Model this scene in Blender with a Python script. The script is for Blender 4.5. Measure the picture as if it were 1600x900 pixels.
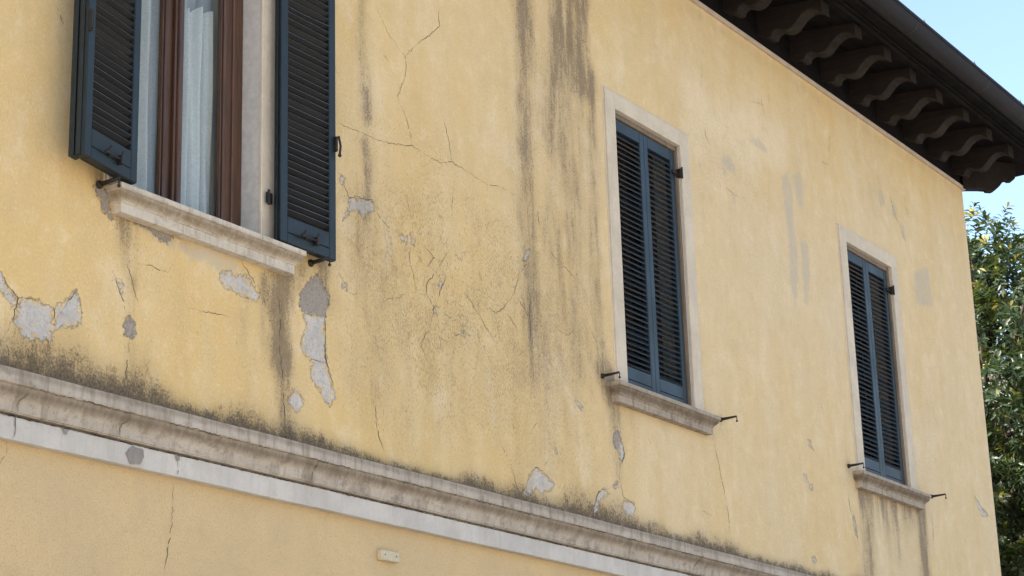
import bpy, math, random
import numpy as np
from mathutils import Matrix, Vector

for o in list(bpy.data.objects):
    bpy.data.objects.remove(o)
random.seed(7)
RNG = np.random.default_rng(11)
S = bpy.context.scene
COL = S.collection

PATCH = [[[5.249,4.125],[5.274,4.098],[5.3,4.066],[5.343,4.048],[5.34,4.0],[5.309,4.007],[5.253,4.055],[5.205,4.072],[5.202,4.128]],[[5.367,4.049],[5.445,4.063],[5.489,4.049],[5.539,4.041],[5.549,3.952],[5.545,3.908],[5.503,3.901],[5.442,3.885],[5.382,3.886],[5.362,3.92],[5.325,3.94],[5.358,3.985]],[[5.557,4.05],[5.617,4.108],[5.665,4.154],[5.686,4.119],[5.695,4.062],[5.698,4.014],[5.661,3.991],[5.561,3.959]],[[6.555,4.451],[6.623,4.471],[6.651,4.461],[6.693,4.477],[6.748,4.468],[6.827,4.399],[6.812,4.374],[6.733,4.366],[6.656,4.38],[6.625,4.389],[6.579,4.384],[6.548,4.419]],[[7.137,4.393],[7.307,4.404],[7.306,4.341],[7.315,4.218],[7.323,4.163],[7.357,4.091],[7.382,4.017],[7.348,3.966],[7.305,3.98],[7.272,4.03],[7.204,4.072],[7.196,4.126],[7.221,4.153],[7.129,4.207],[7.129,4.257],[7.171,4.333]],[[7.032,3.939],[7.08,4.003],[7.13,3.98],[7.146,3.939],[7.105,3.882],[7.056,3.911]],[[7.502,5.084],[7.565,5.089],[7.63,5.114],[7.704,5.116],[7.703,5.067],[7.657,5.048],[7.619,5.001],[7.583,5.028],[7.519,5.022],[7.447,4.942],[7.501,5.035]],[[7.43,5.19],[7.466,5.182],[7.457,5.131],[7.43,5.148]],[[7.92,4.996],[7.988,5.002],[7.973,4.957],[7.939,4.964]],[[8.018,5.022],[8.062,5.003],[8.045,4.958],[8.026,4.968]],[[7.45,4.624],[7.482,4.62],[7.473,4.581],[7.446,4.588]],[[9.129,5.228],[9.164,5.235],[9.108,5.142],[9.074,5.149]],[[8.272,4.824],[8.297,4.824],[8.29,4.795],[8.267,4.798]],[[8.208,4.678],[8.232,4.677],[8.218,4.641],[8.201,4.652]],[[8.464,4.589],[8.493,4.593],[8.488,4.569],[8.461,4.569]],[[9.146,3.95],[9.223,3.928],[9.324,3.886],[9.298,3.851],[9.193,3.809],[9.139,3.833],[9.035,3.767],[9.002,3.768],[9.039,3.83],[9.076,3.898]],[[10.076,3.908],[10.192,3.912],[10.214,3.875],[10.17,3.821],[10.094,3.83],[10.059,3.866]],[[9.865,3.941],[9.926,3.926],[9.81,3.869],[9.781,3.812],[9.74,3.764],[9.737,3.819],[9.765,3.862],[9.796,3.913]],[[10.064,4.273],[10.099,4.258],[10.12,4.2],[10.088,4.133],[10.063,4.136],[10.05,4.202]],[[9.982,3.995],[10.021,4.01],[10.031,3.982],[9.966,3.956]],[[9.572,4.426],[9.608,4.42],[9.666,4.391],[9.641,4.372],[9.606,4.393]],[[9.344,4.096],[9.376,4.082],[9.351,4.065]],[[12.651,4.719],[12.695,4.718],[12.708,4.662],[12.665,4.671]],[[12.529,4.458],[12.572,4.457],[12.607,4.404],[12.546,4.408]],[[12.616,4.393],[12.671,4.394],[12.657,4.359],[12.606,4.358]],[[12.578,3.879],[12.639,3.878],[12.626,3.845],[12.572,3.846]],[[13.293,4.278],[13.328,4.269],[13.354,4.155],[13.354,4.119],[13.317,4.136]],[[15.748,4.776],[15.825,4.737],[15.944,4.687],[16.026,4.665],[15.999,4.645],[15.862,4.625],[15.812,4.685]],[[5.904,4.244],[5.931,4.256],[5.949,4.222],[5.933,4.203],[5.912,4.213]]]
BARE = [[[5.97,4.113],[6.018,4.086],[6.02,4.041],[6.001,4.013],[5.96,4.013],[5.945,4.049]],[[7.238,4.611],[7.29,4.578],[7.341,4.521],[7.333,4.461],[7.307,4.407],[7.221,4.399],[7.137,4.393],[7.112,4.427],[7.128,4.505]],[[10.049,4.338],[10.083,4.276],[10.049,4.188],[9.993,4.219],[9.989,4.287]],[[5.749,4.644],[5.79,4.665],[5.848,4.61],[5.839,4.554],[5.875,4.52],[5.84,4.52],[5.795,4.551],[5.789,4.593],[5.756,4.611]],[[5.931,4.58],[6.002,4.564],[6.097,4.58],[6.195,4.561],[6.306,4.568],[6.319,4.553],[6.245,4.547],[6.209,4.502],[6.148,4.504],[6.074,4.538],[6.003,4.537]]]
SMEAR = [[[6.246,4.511],[6.32,4.54],[6.395,4.55],[6.523,4.565],[6.642,4.558],[6.709,4.5],[6.656,4.468],[6.578,4.458],[6.526,4.449],[6.448,4.472],[6.36,4.458],[6.284,4.485]],[[5.99,4.552],[6.11,4.566],[6.195,4.561],[6.258,4.514],[6.259,4.469],[6.222,4.487],[6.148,4.504],[6.1,4.5],[6.015,4.522]],[[12.526,6.661],[12.64,6.734],[12.704,6.612],[12.686,6.368],[12.712,6.138],[12.695,5.899],[12.597,5.673],[12.546,5.863],[12.575,6.181],[12.54,6.487]],[[12.724,6.739],[12.859,6.799],[12.905,6.69],[12.852,6.494],[12.771,6.511]],[[12.772,6.253],[12.897,6.246],[12.896,5.988],[12.813,5.733],[12.754,5.758],[12.772,5.997]],[[11.599,6.542],[11.736,6.592],[11.821,6.532],[11.793,6.457],[11.683,6.472],[11.634,6.382]],[[12.01,6.802],[12.214,6.865],[12.366,6.812],[12.28,6.766]],[[11.718,6.312],[11.801,6.317],[11.761,6.211]],[[14.279,7.084],[14.379,7.091],[14.43,6.973],[14.32,6.921]],[[14.545,7.05],[14.665,7.017],[14.609,6.868],[14.543,6.916]],[[14.667,6.906],[14.766,6.888],[14.785,6.738],[14.714,6.764]],[[14.893,6.522],[15.211,6.646],[15.224,6.47],[15.238,6.295],[14.854,6.228]]]
PALE = [[[11.939,7.132],[12.001,7.162],[12.021,7.021],[11.957,6.981]],[[12.242,7.202],[12.315,7.237],[12.339,7.124],[12.286,7.086]],[[11.112,6.97],[11.366,7.018],[11.531,6.882],[12.09,7.103],[12.696,7.095],[12.609,6.806],[12.012,6.53],[11.827,6.572],[11.576,6.648],[11.259,6.402],[11.131,6.511]]]
CRACKS = [[[7.743,6.235],[7.835,6.119],[7.93,6.059],[7.992,6.032],[7.996,5.959],[7.971,5.868],[7.913,5.775],[7.984,5.687],[8.048,5.534]],[[7.992,6.032],[8.092,6.136],[8.224,6.244],[8.316,6.332],[8.307,6.406],[8.297,6.481]],[[7.414,5.462],[7.476,5.461],[7.581,5.469],[7.715,5.468],[7.851,5.485],[8.048,5.531],[8.162,5.514],[8.296,5.506],[8.398,5.544],[8.549,5.532],[8.734,5.509],[8.862,5.538],[9.023,5.526]],[[8.318,5.806],[8.373,5.679],[8.399,5.555]],[[5.467,5.415],[5.518,5.353],[5.558,5.304]],[[7.794,5.993],[7.849,5.945]],[[7.43,5.16],[7.502,5.084],[7.566,5.108],[7.63,5.11],[7.714,5.125]],[[7.704,5.116],[7.713,5.063],[7.815,5.012],[7.91,4.994]],[[7.967,4.953],[7.986,4.933],[8.023,4.831],[8.069,4.713],[8.137,4.717]],[[7.974,5.242],[8.029,5.1],[8.037,5.021]],[[8.026,4.956],[7.995,4.886]],[[8.358,5.023],[8.242,4.873],[8.149,4.776],[8.147,4.726],[8.219,4.668],[8.172,4.547],[8.091,4.444],[8.147,4.346]],[[8.172,4.547],[8.27,4.507],[8.33,4.501],[8.393,4.546],[8.476,4.583]],[[8.333,4.871],[8.279,4.782],[8.219,4.668]],[[8.486,4.832],[8.537,4.793],[8.649,4.704],[8.731,4.633],[8.835,4.527]],[[8.396,4.634],[8.275,4.656]],[[9.136,5.149],[9.04,5.058],[8.976,4.923],[8.871,4.819],[8.792,4.762],[8.717,4.797]],[[8.976,4.923],[9.085,4.856],[9.138,4.775]],[[8.881,4.802],[8.988,4.729],[9.008,4.681]],[[9.332,5.294],[9.448,5.241],[9.614,5.186],[9.769,5.097]],[[9.768,4.916],[9.848,4.823],[9.873,4.662]],[[8.401,5.363],[8.386,5.216]],[[8.739,5.513],[8.741,5.42]],[[8.604,4.643],[8.632,4.56]],[[8.141,4.861],[8.224,4.944],[8.125,4.994]],[[7.715,4.563],[7.808,4.615],[7.922,4.654],[8.02,4.72]],[[9.192,5.713],[9.177,5.653],[9.195,5.561],[9.143,5.478],[9.15,5.397],[9.154,5.262]],[[9.229,5.543],[9.259,5.454],[9.278,5.377]],[[7.392,4.686],[7.445,4.629]],[[7.48,4.585],[7.533,4.574],[7.587,4.593]],[[7.775,4.867],[7.813,4.901],[7.871,4.94]],[[8.79,4.97],[8.833,4.941]],[[9.147,4.937],[9.129,4.826],[9.134,4.721],[9.105,4.61]],[[9.374,4.841],[9.455,4.805],[9.539,4.803],[9.616,4.868]],[[9.268,4.644],[9.334,4.592],[9.367,4.559]],[[8.947,4.576],[8.972,4.634],[9.026,4.606]],[[8.407,4.94],[8.448,4.924]],[[8.547,5.312],[8.631,5.283]],[[5.249,4.13],[5.299,4.076],[5.349,4.045],[5.335,3.97],[5.314,3.932],[5.302,3.831],[5.319,3.751]],[[5.349,4.045],[5.409,4.054],[5.495,4.05],[5.544,4.047],[5.554,3.982],[5.549,3.952]],[[5.554,3.982],[5.618,4.084],[5.672,4.156]],[[5.869,4.294],[5.897,4.25],[5.934,4.178],[5.97,4.11]],[[5.955,4.336],[5.991,4.273],[6.029,4.18]],[[5.981,4.007],[5.983,3.947],[5.966,3.854],[5.964,3.755]],[[6.029,4.364],[6.126,4.368],[6.211,4.363],[6.266,4.456]],[[6.668,4.558],[6.747,4.49],[6.827,4.432],[6.892,4.348]],[[6.955,4.452],[6.973,4.322],[6.971,4.167],[6.999,4.02],[7.008,3.891],[7.009,3.762]],[[7.129,4.392],[7.221,4.396],[7.315,4.406]],[[7.179,4.167],[7.238,4.174],[7.332,4.171]],[[6.316,4.231],[6.521,4.247],[6.627,4.25]],[[7.395,4.673],[7.465,4.609]],[[7.307,4.605],[7.341,4.521],[7.333,4.461],[7.307,4.404],[7.309,4.217],[7.326,4.164],[7.366,4.093],[7.386,4.018]],[[5.857,4.24],[5.897,4.26],[5.935,4.254]],[[5.626,4.179],[5.652,4.178]],[[5.384,4.168],[5.397,4.162]],[[11.243,4.529],[11.261,4.424],[11.305,4.279],[11.361,4.105],[11.381,4.017],[11.393,3.867]],[[10.057,4.29],[10.105,4.235],[10.107,4.172],[10.055,4.121],[10.037,4.006],[9.936,3.96],[9.831,3.933],[9.777,3.89],[9.744,3.797]],[[10.045,4.007],[10.078,3.928],[10.208,3.899]],[[12.891,5.043],[12.951,4.951]],[[12.668,4.714],[12.781,4.615]],[[11.74,4.075],[11.797,4.014]],[[13.302,4.324],[13.356,4.195],[13.35,4.059]],[[10.4,4.336],[10.439,4.306]],[[10.649,4.291],[10.658,4.234]],[[11.025,3.981],[11.204,3.961]],[[8.908,4.261],[8.925,4.163],[8.944,4.103]],[[8.582,4.12],[8.675,4.081]],[[8.789,4.039],[8.891,3.931],[8.95,3.804],[8.981,3.771]],[[7.662,4.096],[7.706,4.001],[7.722,3.889],[7.767,3.816]],[[9.077,3.911],[9.146,3.954],[9.224,3.935],[9.331,3.888]],[[9.101,4.144],[9.161,4.212],[9.194,4.186]],[[9.45,4.218],[9.541,4.162]],[[9.226,3.973],[9.275,4.02]],[[9.907,4.614],[9.986,4.492],[10.051,4.352]],[[11.404,6.727],[11.392,6.629],[11.475,6.57]],[[11.263,6.44],[11.306,6.351]],[[12.286,7.227],[12.325,7.079],[12.374,7.004]],[[12.416,7.29],[12.413,7.188]],[[14.302,7.201],[14.353,7.083],[14.403,6.966]],[[14.528,7.089],[14.597,6.931],[14.724,6.81],[14.783,6.726]],[[13.237,6.993],[13.372,7.002],[13.445,7.288]],[[14.825,7.162],[14.886,6.965]],[[11.959,7.139],[12.032,7.103],[12.337,7.163]],[[11.646,6.329],[11.754,6.303],[11.887,6.313]],[[11.851,6.331],[11.942,6.299]],[[11.289,7.281],[11.338,7.221]],[[11.376,7.209],[11.399,7.097],[11.386,6.991]],[[13.255,4.433],[13.255,4.346],[13.314,4.208],[13.36,4.098]],[[14.771,4.488],[14.789,4.395],[14.776,4.252]],[[15.771,4.78],[15.88,4.695],[16.105,4.626],[16.221,4.557]],[[12.901,5.042],[12.951,4.956]]]
CRACKS_LOW = [[[5.325,3.45],[5.327,3.414],[5.317,3.38],[5.296,3.345]],[[6.267,3.454],[6.273,3.346],[6.267,3.228],[6.249,3.138],[6.237,3.079],[6.226,3.01]]]
GRIME = [[[[9.222,7.084],[9.19,5.792],[9.212,4.822]],0.241,0.268,0.2,0.2],[[[7.591,6.364],[7.605,4.797]],0.142,0.178,0.18,0.25],[[[9.173,7.065],[9.158,6.555],[9.149,6.264],[9.14,5.857]],0.106,0.082,1.15,0.75],[[[9.14,5.857],[9.131,5.458],[9.153,4.923],[9.137,4.43]],0.068,0.092,0.55,0.42],[[[9.557,7.217],[9.548,6.652],[9.476,6.207],[9.456,5.994]],0.119,0.143,1.15,0.65],[[[9.862,7.337],[9.821,6.792],[9.85,6.478]],0.078,0.092,1.35,1.05],[[[9.723,7.282],[9.704,6.707],[9.738,6.462]],0.069,0.075,1.1,0.8],[[[9.686,6.444],[9.707,6.03],[9.662,5.402],[9.645,4.685]],0.209,0.241,0.55,0.5],[[[9.932,6.57],[9.875,5.376],[9.934,4.746],[9.995,4.6]],0.054,0.067,0.5,0.62],[[[7.618,6.375],[7.619,6.005],[7.648,5.687],[7.662,5.584]],0.055,0.054,0.5,0.7],[[[7.664,5.693],[7.679,5.589]],0.038,0.038,0.6,0.3],[[[7.634,5.415],[7.659,5.334],[7.64,5.048]],0.048,0.048,0.75,0.45],[[[7.64,5.048],[7.618,4.13]],0.116,0.154,0.35,0.4],[[[6.964,4.585],[6.956,4.407],[6.986,4.13]],0.093,0.069,1.45,1.0],[[[7.029,4.57],[7.054,4.398]],0.057,0.038,0.8,0.4],[[[6.986,4.13],[7.02,3.764]],0.065,0.092,0.8,1.0],[[[6.845,4.476],[6.867,4.105]],0.041,0.041,0.55,0.4],[[[7.28,4.688],[7.3,4.587],[7.344,4.466]],0.084,0.05,1.1,0.5],[[[7.134,4.612],[7.125,4.512]],0.048,0.048,0.7,0.5],[[[5.795,4.687],[5.876,4.591],[5.962,4.378],[5.993,4.269]],0.064,0.046,1.1,0.6],[[[5.975,4.544],[5.99,4.445]],0.047,0.047,0.7,0.4],[[[5.993,4.269],[5.994,3.923],[5.984,3.807]],0.023,0.053,0.4,0.4],[[[6.113,4.567],[6.362,4.526]],0.056,0.042,0.6,0.5],[[[6.732,4.48],[6.723,4.198]],0.04,0.04,0.5,0.2],[[[6.093,4.001],[6.079,3.826]],0.039,0.039,0.3,0.3],[[[9.993,4.58],[10.03,4.409],[10.036,4.06]],0.089,0.059,1.2,0.6],[[[9.905,4.661],[9.958,4.592]],0.074,0.074,0.9,0.9],[[[10.206,4.482],[10.299,4.26]],0.137,0.115,0.5,0.15],[[[10.627,4.458],[10.628,4.316]],0.081,0.064,0.35,0.1],[[[11.21,4.533],[11.265,4.424]],0.07,0.07,0.35,0.1],[[[13.535,4.472],[13.524,4.185],[13.526,3.856]],0.103,0.113,1.25,0.9],[[[13.876,4.485],[13.888,4.09]],0.071,0.059,0.95,0.45],[[[14.073,4.479],[14.068,4.064]],0.085,0.06,1.0,0.45],[[[14.288,4.486],[14.26,4.186]],0.075,0.049,0.9,0.3],[[[14.56,4.5],[14.572,4.226],[14.56,3.951]],0.102,0.101,1.3,1.1],[[[13.741,4.493],[13.74,4.262]],0.105,0.07,0.5,0.1],[[[14.413,4.504],[14.406,4.304]],0.151,0.1,0.55,0.1],[[[13.444,4.578],[13.473,4.439]],0.045,0.045,0.9,0.6],[[[13.291,4.634],[13.242,4.546]],0.056,0.055,0.6,0.3],[[[8.369,5.546],[8.447,4.435]],0.421,0.414,0.22,0.32],[[[9.321,5.511],[9.223,3.931]],0.443,0.419,0.36,0.45],[[[7.844,5.104],[7.985,4.067]],0.362,0.414,0.28,0.38],[[[11.264,7.54],[13.531,7.519],[16.13,7.567]],0.047,0.079,0.35,0.35],[[[10.865,6.748],[10.884,6.526],[11.079,5.594]],0.088,0.07,0.25,0.1],[[[14.205,7.019],[14.235,6.865]],0.09,0.09,0.3,0.2],[[[15.5,5.578],[15.531,5.149]],0.143,0.143,0.2,0.1],[[[11.36,4.632],[11.352,4.567]],0.036,0.035,0.7,0.4],[[[15.124,4.686],[15.119,4.607]],0.041,0.041,0.7,0.3],[[[14.068,4.513],[14.065,4.16]],0.558,0.53,0.6,0.22],[[[11.94,6.712],[11.961,5.814]],0.16,0.118,0.16,0.1],[[[12.764,6.862],[12.673,5.318]],0.154,0.127,0.2,0.12],[[[15.038,6.47],[14.986,5.373]],0.195,0.163,0.22,0.1],[[[13.352,7.143],[13.327,6.615]],0.142,0.14,0.15,0.08],[[[5.324,3.998],[5.317,3.835]],0.06,0.06,0.3,0.4],[[[5.47,3.854],[5.264,3.876]],0.076,0.073,0.5,0.4],[[[6.711,4.35],[6.763,3.839]],0.089,0.105,0.2,0.3]]
CORN_SPOTS = [[[5.938,3.492],[5.976,3.527],[6.037,3.523],[6.044,3.49],[6.025,3.458],[5.966,3.448]],[[6.231,3.546],[6.262,3.548],[6.262,3.522],[6.249,3.502],[6.235,3.517]],[[5.568,3.534],[5.617,3.536],[5.594,3.507]]]
CORN_CRACKS = [[[5.361,3.66],[5.349,3.625],[5.324,3.597],[5.323,3.542]],[[5.918,3.667],[5.913,3.618],[5.881,3.588],[5.887,3.545]],[[7.164,3.671],[7.139,3.613],[7.136,3.559]],[[10.838,3.662],[10.788,3.605],[10.751,3.537]]]
CORN_CRACKS2 = [[[5.328,3.544],[5.325,3.489],[5.31,3.441]],[[6.249,3.504],[6.248,3.45]]]
CORN_SEAMS = [5.359,5.905,6.266,6.908,7.166,7.743,8.796,11.6]
CAM_ROT = [[0.563752,-0.825419,-0.02944],[-0.229442,-0.190748,0.954448],[-0.793436,-0.531317,-0.29692]]
LENS = 70.5332


# ------------------------------------------------------------------ camera, light, exposure
cam_d = bpy.data.cameras.new("camera")
cam = bpy.data.objects.new("camera", cam_d)
COL.objects.link(cam)
cr, cu, cb = CAM_ROT
cam.matrix_world = Matrix(((cr[0], cu[0], cb[0], 0.0), (cr[1], cu[1], cb[1], -6.0), (cr[2], cu[2], cb[2], 1.6), (0, 0, 0, 1)))
cam_d.sensor_width = 36.0
cam_d.lens = LENS
cam_d.clip_end = 1000.0
S.camera = cam

SUN_ELEV = math.radians(29)
SUN_AZ = math.radians(-72)       # compass angle from +Y towards +X (sun stands behind the house)
world = bpy.data.worlds.new("World")
S.world = world
world.use_nodes = True
wn = world.node_tree
for n in list(wn.nodes):
    wn.nodes.remove(n)
sky = wn.nodes.new("ShaderNodeTexSky")
sky.sky_type = 'NISHITA'
sky.sun_disc = False
sky.sun_elevation = SUN_ELEV
sky.sun_rotation = SUN_AZ
sky.air_density = 1.0
sky.dust_density = 2.8
sky.ozone_density = 1.0
bg = wn.nodes.new("ShaderNodeBackground")
bg.inputs[1].default_value = 0.104
wo = wn.nodes.new("ShaderNodeOutputWorld")
wn.links.new(sky.outputs[0], bg.inputs[0])
wn.links.new(bg.outputs[0], wo.inputs[0])

sun_d = bpy.data.lights.new("sun", 'SUN')
sun_d.energy = 4.6
sun_d.angle = math.radians(0.5)
sun_d.color = (1.0, 0.93, 0.82)
sun = bpy.data.objects.new("sun", sun_d)
COL.objects.link(sun)
sd = Vector((math.sin(SUN_AZ) * math.cos(SUN_ELEV), math.cos(SUN_AZ) * math.cos(SUN_ELEV), math.sin(SUN_ELEV)))
sun.rotation_euler = sd.to_track_quat('Z', 'Y').to_euler()
sun.location = (0, 0, 30)

S.view_settings.view_transform = 'Standard'
S.view_settings.look = 'None'
S.view_settings.gamma = 1.0
S.view_settings.exposure = 1.96

# ------------------------------------------------------------------ node helper
class NT:
    def __init__(s, name):
        s.m = bpy.data.materials.new(name)
        s.m.use_nodes = True
        s.t = s.m.node_tree
        for n in list(s.t.nodes):
            s.t.nodes.remove(n)
        s.out = s.n("ShaderNodeOutputMaterial")
        s.b = s.n("ShaderNodeBsdfPrincipled")
        s.t.links.new(s.b.outputs[0], s.out.inputs[0])
    def n(s, t):
        return s.t.nodes.new(t)
    def put(s, sock, v):
        if isinstance(v, bpy.types.NodeSocket):
            s.t.links.new(v, sock)
        elif isinstance(v, (tuple, list)) and sock.type == 'RGBA' and len(v) == 3:
            sock.default_value = (*v, 1.0)
        else:
            sock.default_value = v
    def pos(s):
        return s.n("ShaderNodeNewGeometry").outputs['Position']
    def obj(s):
        return s.n("ShaderNodeTexCoord").outputs['Object']
    def scale(s, vec, sc):
        n = s.n("ShaderNodeVectorMath"); n.operation = 'MULTIPLY'
        s.put(n.inputs[0], vec); n.inputs[1].default_value = sc
        return n.outputs[0]
    def vadd(s, a, b):
        n = s.n("ShaderNodeVectorMath"); n.operation = 'ADD'
        s.put(n.inputs[0], a); s.put(n.inputs[1], b)
        return n.outputs[0]
    def noise(s, vec, sc, det=3.0, rough=0.5, dist=0.0, color=False):
        n = s.n("ShaderNodeTexNoise")
        s.put(n.inputs['Vector'], vec)
        n.inputs['Scale'].default_value = sc
        n.inputs['Detail'].default_value = det
        n.inputs['Roughness'].default_value = rough
        n.inputs['Distortion'].default_value = dist
        return n.outputs['Color' if color else 'Fac']
    def voro(s, vec, sc, feature='F1', rnd=1.0, out='Distance'):
        n = s.n("ShaderNodeTexVoronoi")
        n.feature = feature
        s.put(n.inputs['Vector'], vec)
        n.inputs['Scale'].default_value = sc
        n.inputs['Randomness'].default_value = rnd
        return n.outputs[out]
    def math(s, op, a, b=0.0, c=0.0, clamp=False):
        n = s.n("ShaderNodeMath"); n.operation = op; n.use_clamp = clamp
        s.put(n.inputs[0], a); s.put(n.inputs[1], b); s.put(n.inputs[2], c)
        return n.outputs[0]
    def mr(s, v, a, b, c=0.0, d=1.0, smooth=True):
        n = s.n("ShaderNodeMapRange")
        n.interpolation_type = 'SMOOTHSTEP' if smooth else 'LINEAR'
        s.put(n.inputs[0], v)
        for i, q in enumerate((a, b, c, d)):
            s.put(n.inputs[i + 1], q)
        return n.outputs[0]
    def mix(s, f, a, b, mode='MIX'):
        n = s.n("ShaderNodeMix"); n.data_type = 'RGBA'; n.blend_type = mode
        s.put(n.inputs[0], f); s.put(n.inputs[6], a); s.put(n.inputs[7], b)
        return n.outputs[2]
    def attr(s, name):
        n = s.n("ShaderNodeAttribute"); n.attribute_name = name
        sp = s.n("ShaderNodeSeparateColor")
        s.t.links.new(n.outputs['Color'], sp.inputs[0])
        return sp.outputs[0], sp.outputs[1], sp.outputs[2], n.outputs['Alpha']
    def sep(s, v):
        n = s.n("ShaderNodeSeparateXYZ"); s.put(n.inputs[0], v)
        return n.outputs
    def comb(s, x, y, z):
        n = s.n("ShaderNodeCombineXYZ")
        s.put(n.inputs[0], x); s.put(n.inputs[1], y); s.put(n.inputs[2], z)
        return n.outputs[0]
    def bump(s, h, dist=0.002, strength=1.0, normal=None):
        n = s.n("ShaderNodeBump")
        n.inputs['Strength'].default_value = strength
        n.inputs['Distance'].default_value = dist
        s.put(n.inputs['Height'], h)
        if normal is not None:
            s.put(n.inputs['Normal'], normal)
        return n.outputs[0]
    def done(s, color, rough=0.8, normal=None, **kw):
        s.put(s.b.inputs['Base Color'], color)
        s.put(s.b.inputs['Roughness'], rough)
        if normal is not None:
            s.put(s.b.inputs['Normal'], normal)
        for k, v in kw.items():
            s.put(s.b.inputs[k.replace('_', ' ')], v)
        return s.m

# ------------------------------------------------------------------ materials
def mat_upper_wall():
    n = NT("aged_yellow_plaster")
    P = n.pos()
    sd1, sd2, sm, pale = n.attr("marks_a")
    grime, mold, craze, patchy = n.attr("marks_b")
    cr_, warm, _, _ = n.attr("marks_c")
    vs = n.scale(P, (1, 1, .16))
    big = n.noise(n.scale(P, (1, 1, .5)), 1.1, 4, .6)
    streak = n.noise(vs, 5.0, 4, .6)
    mid = n.noise(P, 9.0, 4, .65)
    fine = n.noise(P, 75.0, 3, .7)
    grain = n.noise(P, 300.0, 2, .6)
    fac = n.math('ADD', warm, n.mr(big, .35, .7, -.22, .22), clamp=True)
    base = n.mix(fac, (.585, .478, .322), (.61, .437, .198))
    base = n.mix(n.mr(pale, 0, 1, 0, .75), base, (.67, .56, .40))
    # washed lighter and darker runs
    base = n.mix(n.mr(streak, .48, .72, 0, .32), base, (.66, .555, .375))
    base = n.mix(n.mr(streak, .5, .28, 0, .28), base, (.52, .37, .165))
    blot = n.noise(n.scale(P, (1, 1, .7)), 3.3, 5, .65)
    base = n.mix(n.mr(blot, .50, .70, 0, .34), base, (.53, .405, .22))
    base = n.mix(n.mr(blot, .48, .32, 0, .34), base, (.70, .60, .44))
    base = n.mix(n.mr(mid, .5, .72, 0, .36), base, (.50, .37, .19))
    base = n.mix(n.mr(mid, .48, .28, 0, .36), base, (.72, .60, .39))
    base = n.mix(n.mr(fine, .50, .72, 0, .42), base, (.46, .345, .18))
    base = n.mix(n.mr(fine, .46, .30, 0, .35), base, (.74, .63, .42))
    base = n.mix(n.mr(grain, .52, .74, 0, .35), base, (.42, .31, .16))
    # flat grey repair smears
    sfac = n.mr(n.math('ADD', sm, n.mr(n.noise(n.scale(P, (1, 1, .5)), 35, 4, .65), 0, 1, -.035, .035)), .016, -.026)
    sfac = n.math('MULTIPLY', sfac, n.mr(mid, .25, .66, .9, .45))
    base = n.mix(sfac, base, (.43, .385, .315))
    # cracking network, broken up
    warp = n.scale(n.noise(P, 6.0, 3, .6, color=True), (.22, .0, .22))
    Pw = n.vadd(n.scale(P, (1, 0, .62)), warp)
    e1 = n.voro(Pw, 4.2, 'DISTANCE_TO_EDGE')
    e2 = n.voro(Pw, 15.0, 'DISTANCE_TO_EDGE')
    gate1 = n.mr(n.noise(P, 5.0, 4, .7), .42, .54)
    gate2 = n.mr(n.noise(P, 12.0, 4, .7), .50, .60)
    l1 = n.math('MULTIPLY', n.mr(e1, .010, .003), gate1)
    l2 = n.math('MULTIPLY', n.mr(e2, .034, .008), gate2)
    net = n.math('MAXIMUM', n.math('MULTIPLY', l1, .9), n.math('MULTIPLY', l2, .8))
    net = n.math('MULTIPLY', net, n.mr(craze, .12, .95, 0, .62))
    # pitting flecks, slanted little chips
    sl = n.n("ShaderNodeMapping"); sl.inputs['Rotation'].default_value = (0, .5, 0); sl.inputs['Scale'].default_value = (1, 1, .45)
    n.put(sl.inputs[0], P)
    fl = n.noise(sl.outputs[0], 95.0, 2, .5)
    flm = n.mr(n.math('ADD', fl, n.math('MULTIPLY', n.math('ADD', craze, grime), .085)), .72, .80)
    fl2 = n.noise(sl.outputs[0], 38.0, 2, .4)
    flm2 = n.mr(n.math('ADD', fl2, n.math('MULTIPLY', n.math('ADD', craze, grime), .045)), .765, .80)
    flm = n.math('MAXIMUM', n.math('MULTIPLY', flm, .6), n.math('MULTIPLY', flm2, .45))
    dark = n.math('MAXIMUM', net, flm)
    # biological staining : soft veil + stipple
    gn1 = n.noise(n.scale(P, (1, 1, .22)), 9.0, 6, .72)
    run = n.noise(n.scale(P, (1, 1, .07)), 16.0, 3, .55)
    g = n.math('MULTIPLY', grime, n.mr(gn1, .28, .72, .60, 1.40))
    g = n.math('MULTIPLY', g, n.mr(run, .3, .68, .80, 1.18))
    st1 = n.noise(n.scale(P, (1, 1, .75)), 110.0, 4, .75)
    st2 = n.noise(n.scale(P, (1, 1, .60)), 34.0, 5, .72)
    sp = n.math('ADD', n.math('MULTIPLY', st1, .6), n.math('MULTIPLY', st2, .4))
    th = n.math('SUBTRACT', .70, n.math('MULTIPLY', g, .21))
    stip = n.mr(n.math('SUBTRACT', sp, th), -.035, .05)
    stip = n.math('MULTIPLY', stip, n.mr(g, .02, .45))
    veil = n.mr(g, .0, 1.6, 0, .60)
    gf = n.math('MAXIMUM', veil, n.math('MULTIPLY', stip, .80), clamp=True)
    base = n.mix(gf, base, n.mix(n.mr(st2, .3, .7), (.105, .077, .056), (.20, .155, .112)))
    # dense fine pitting where the paint has gone chalky
    spk = n.noise(sl.outputs[0], 125.0, 4, .7)
    reg = n.math('ADD', n.math('MULTIPLY', craze, .9), n.math('MULTIPLY', grime, .5))
    reg = n.math('MULTIPLY', n.math('ADD', reg, .12), n.mr(n.noise(P, 3.0, 4, .6), .34, .62, .2, 1.1))
    spm = n.math('MULTIPLY', n.mr(n.math('ADD', spk, n.math('MULTIPLY', reg, .085)), .600, .665), n.mr(reg, .02, .5, .25, .85))
    base = n.mix(n.math('MULTIPLY', spm, .62), base, (.235, .175, .09))
    # moss line above the string course
    mt = n.noise(n.scale(P, (1, 1, .8)), 95.0, 5, .8)
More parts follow.
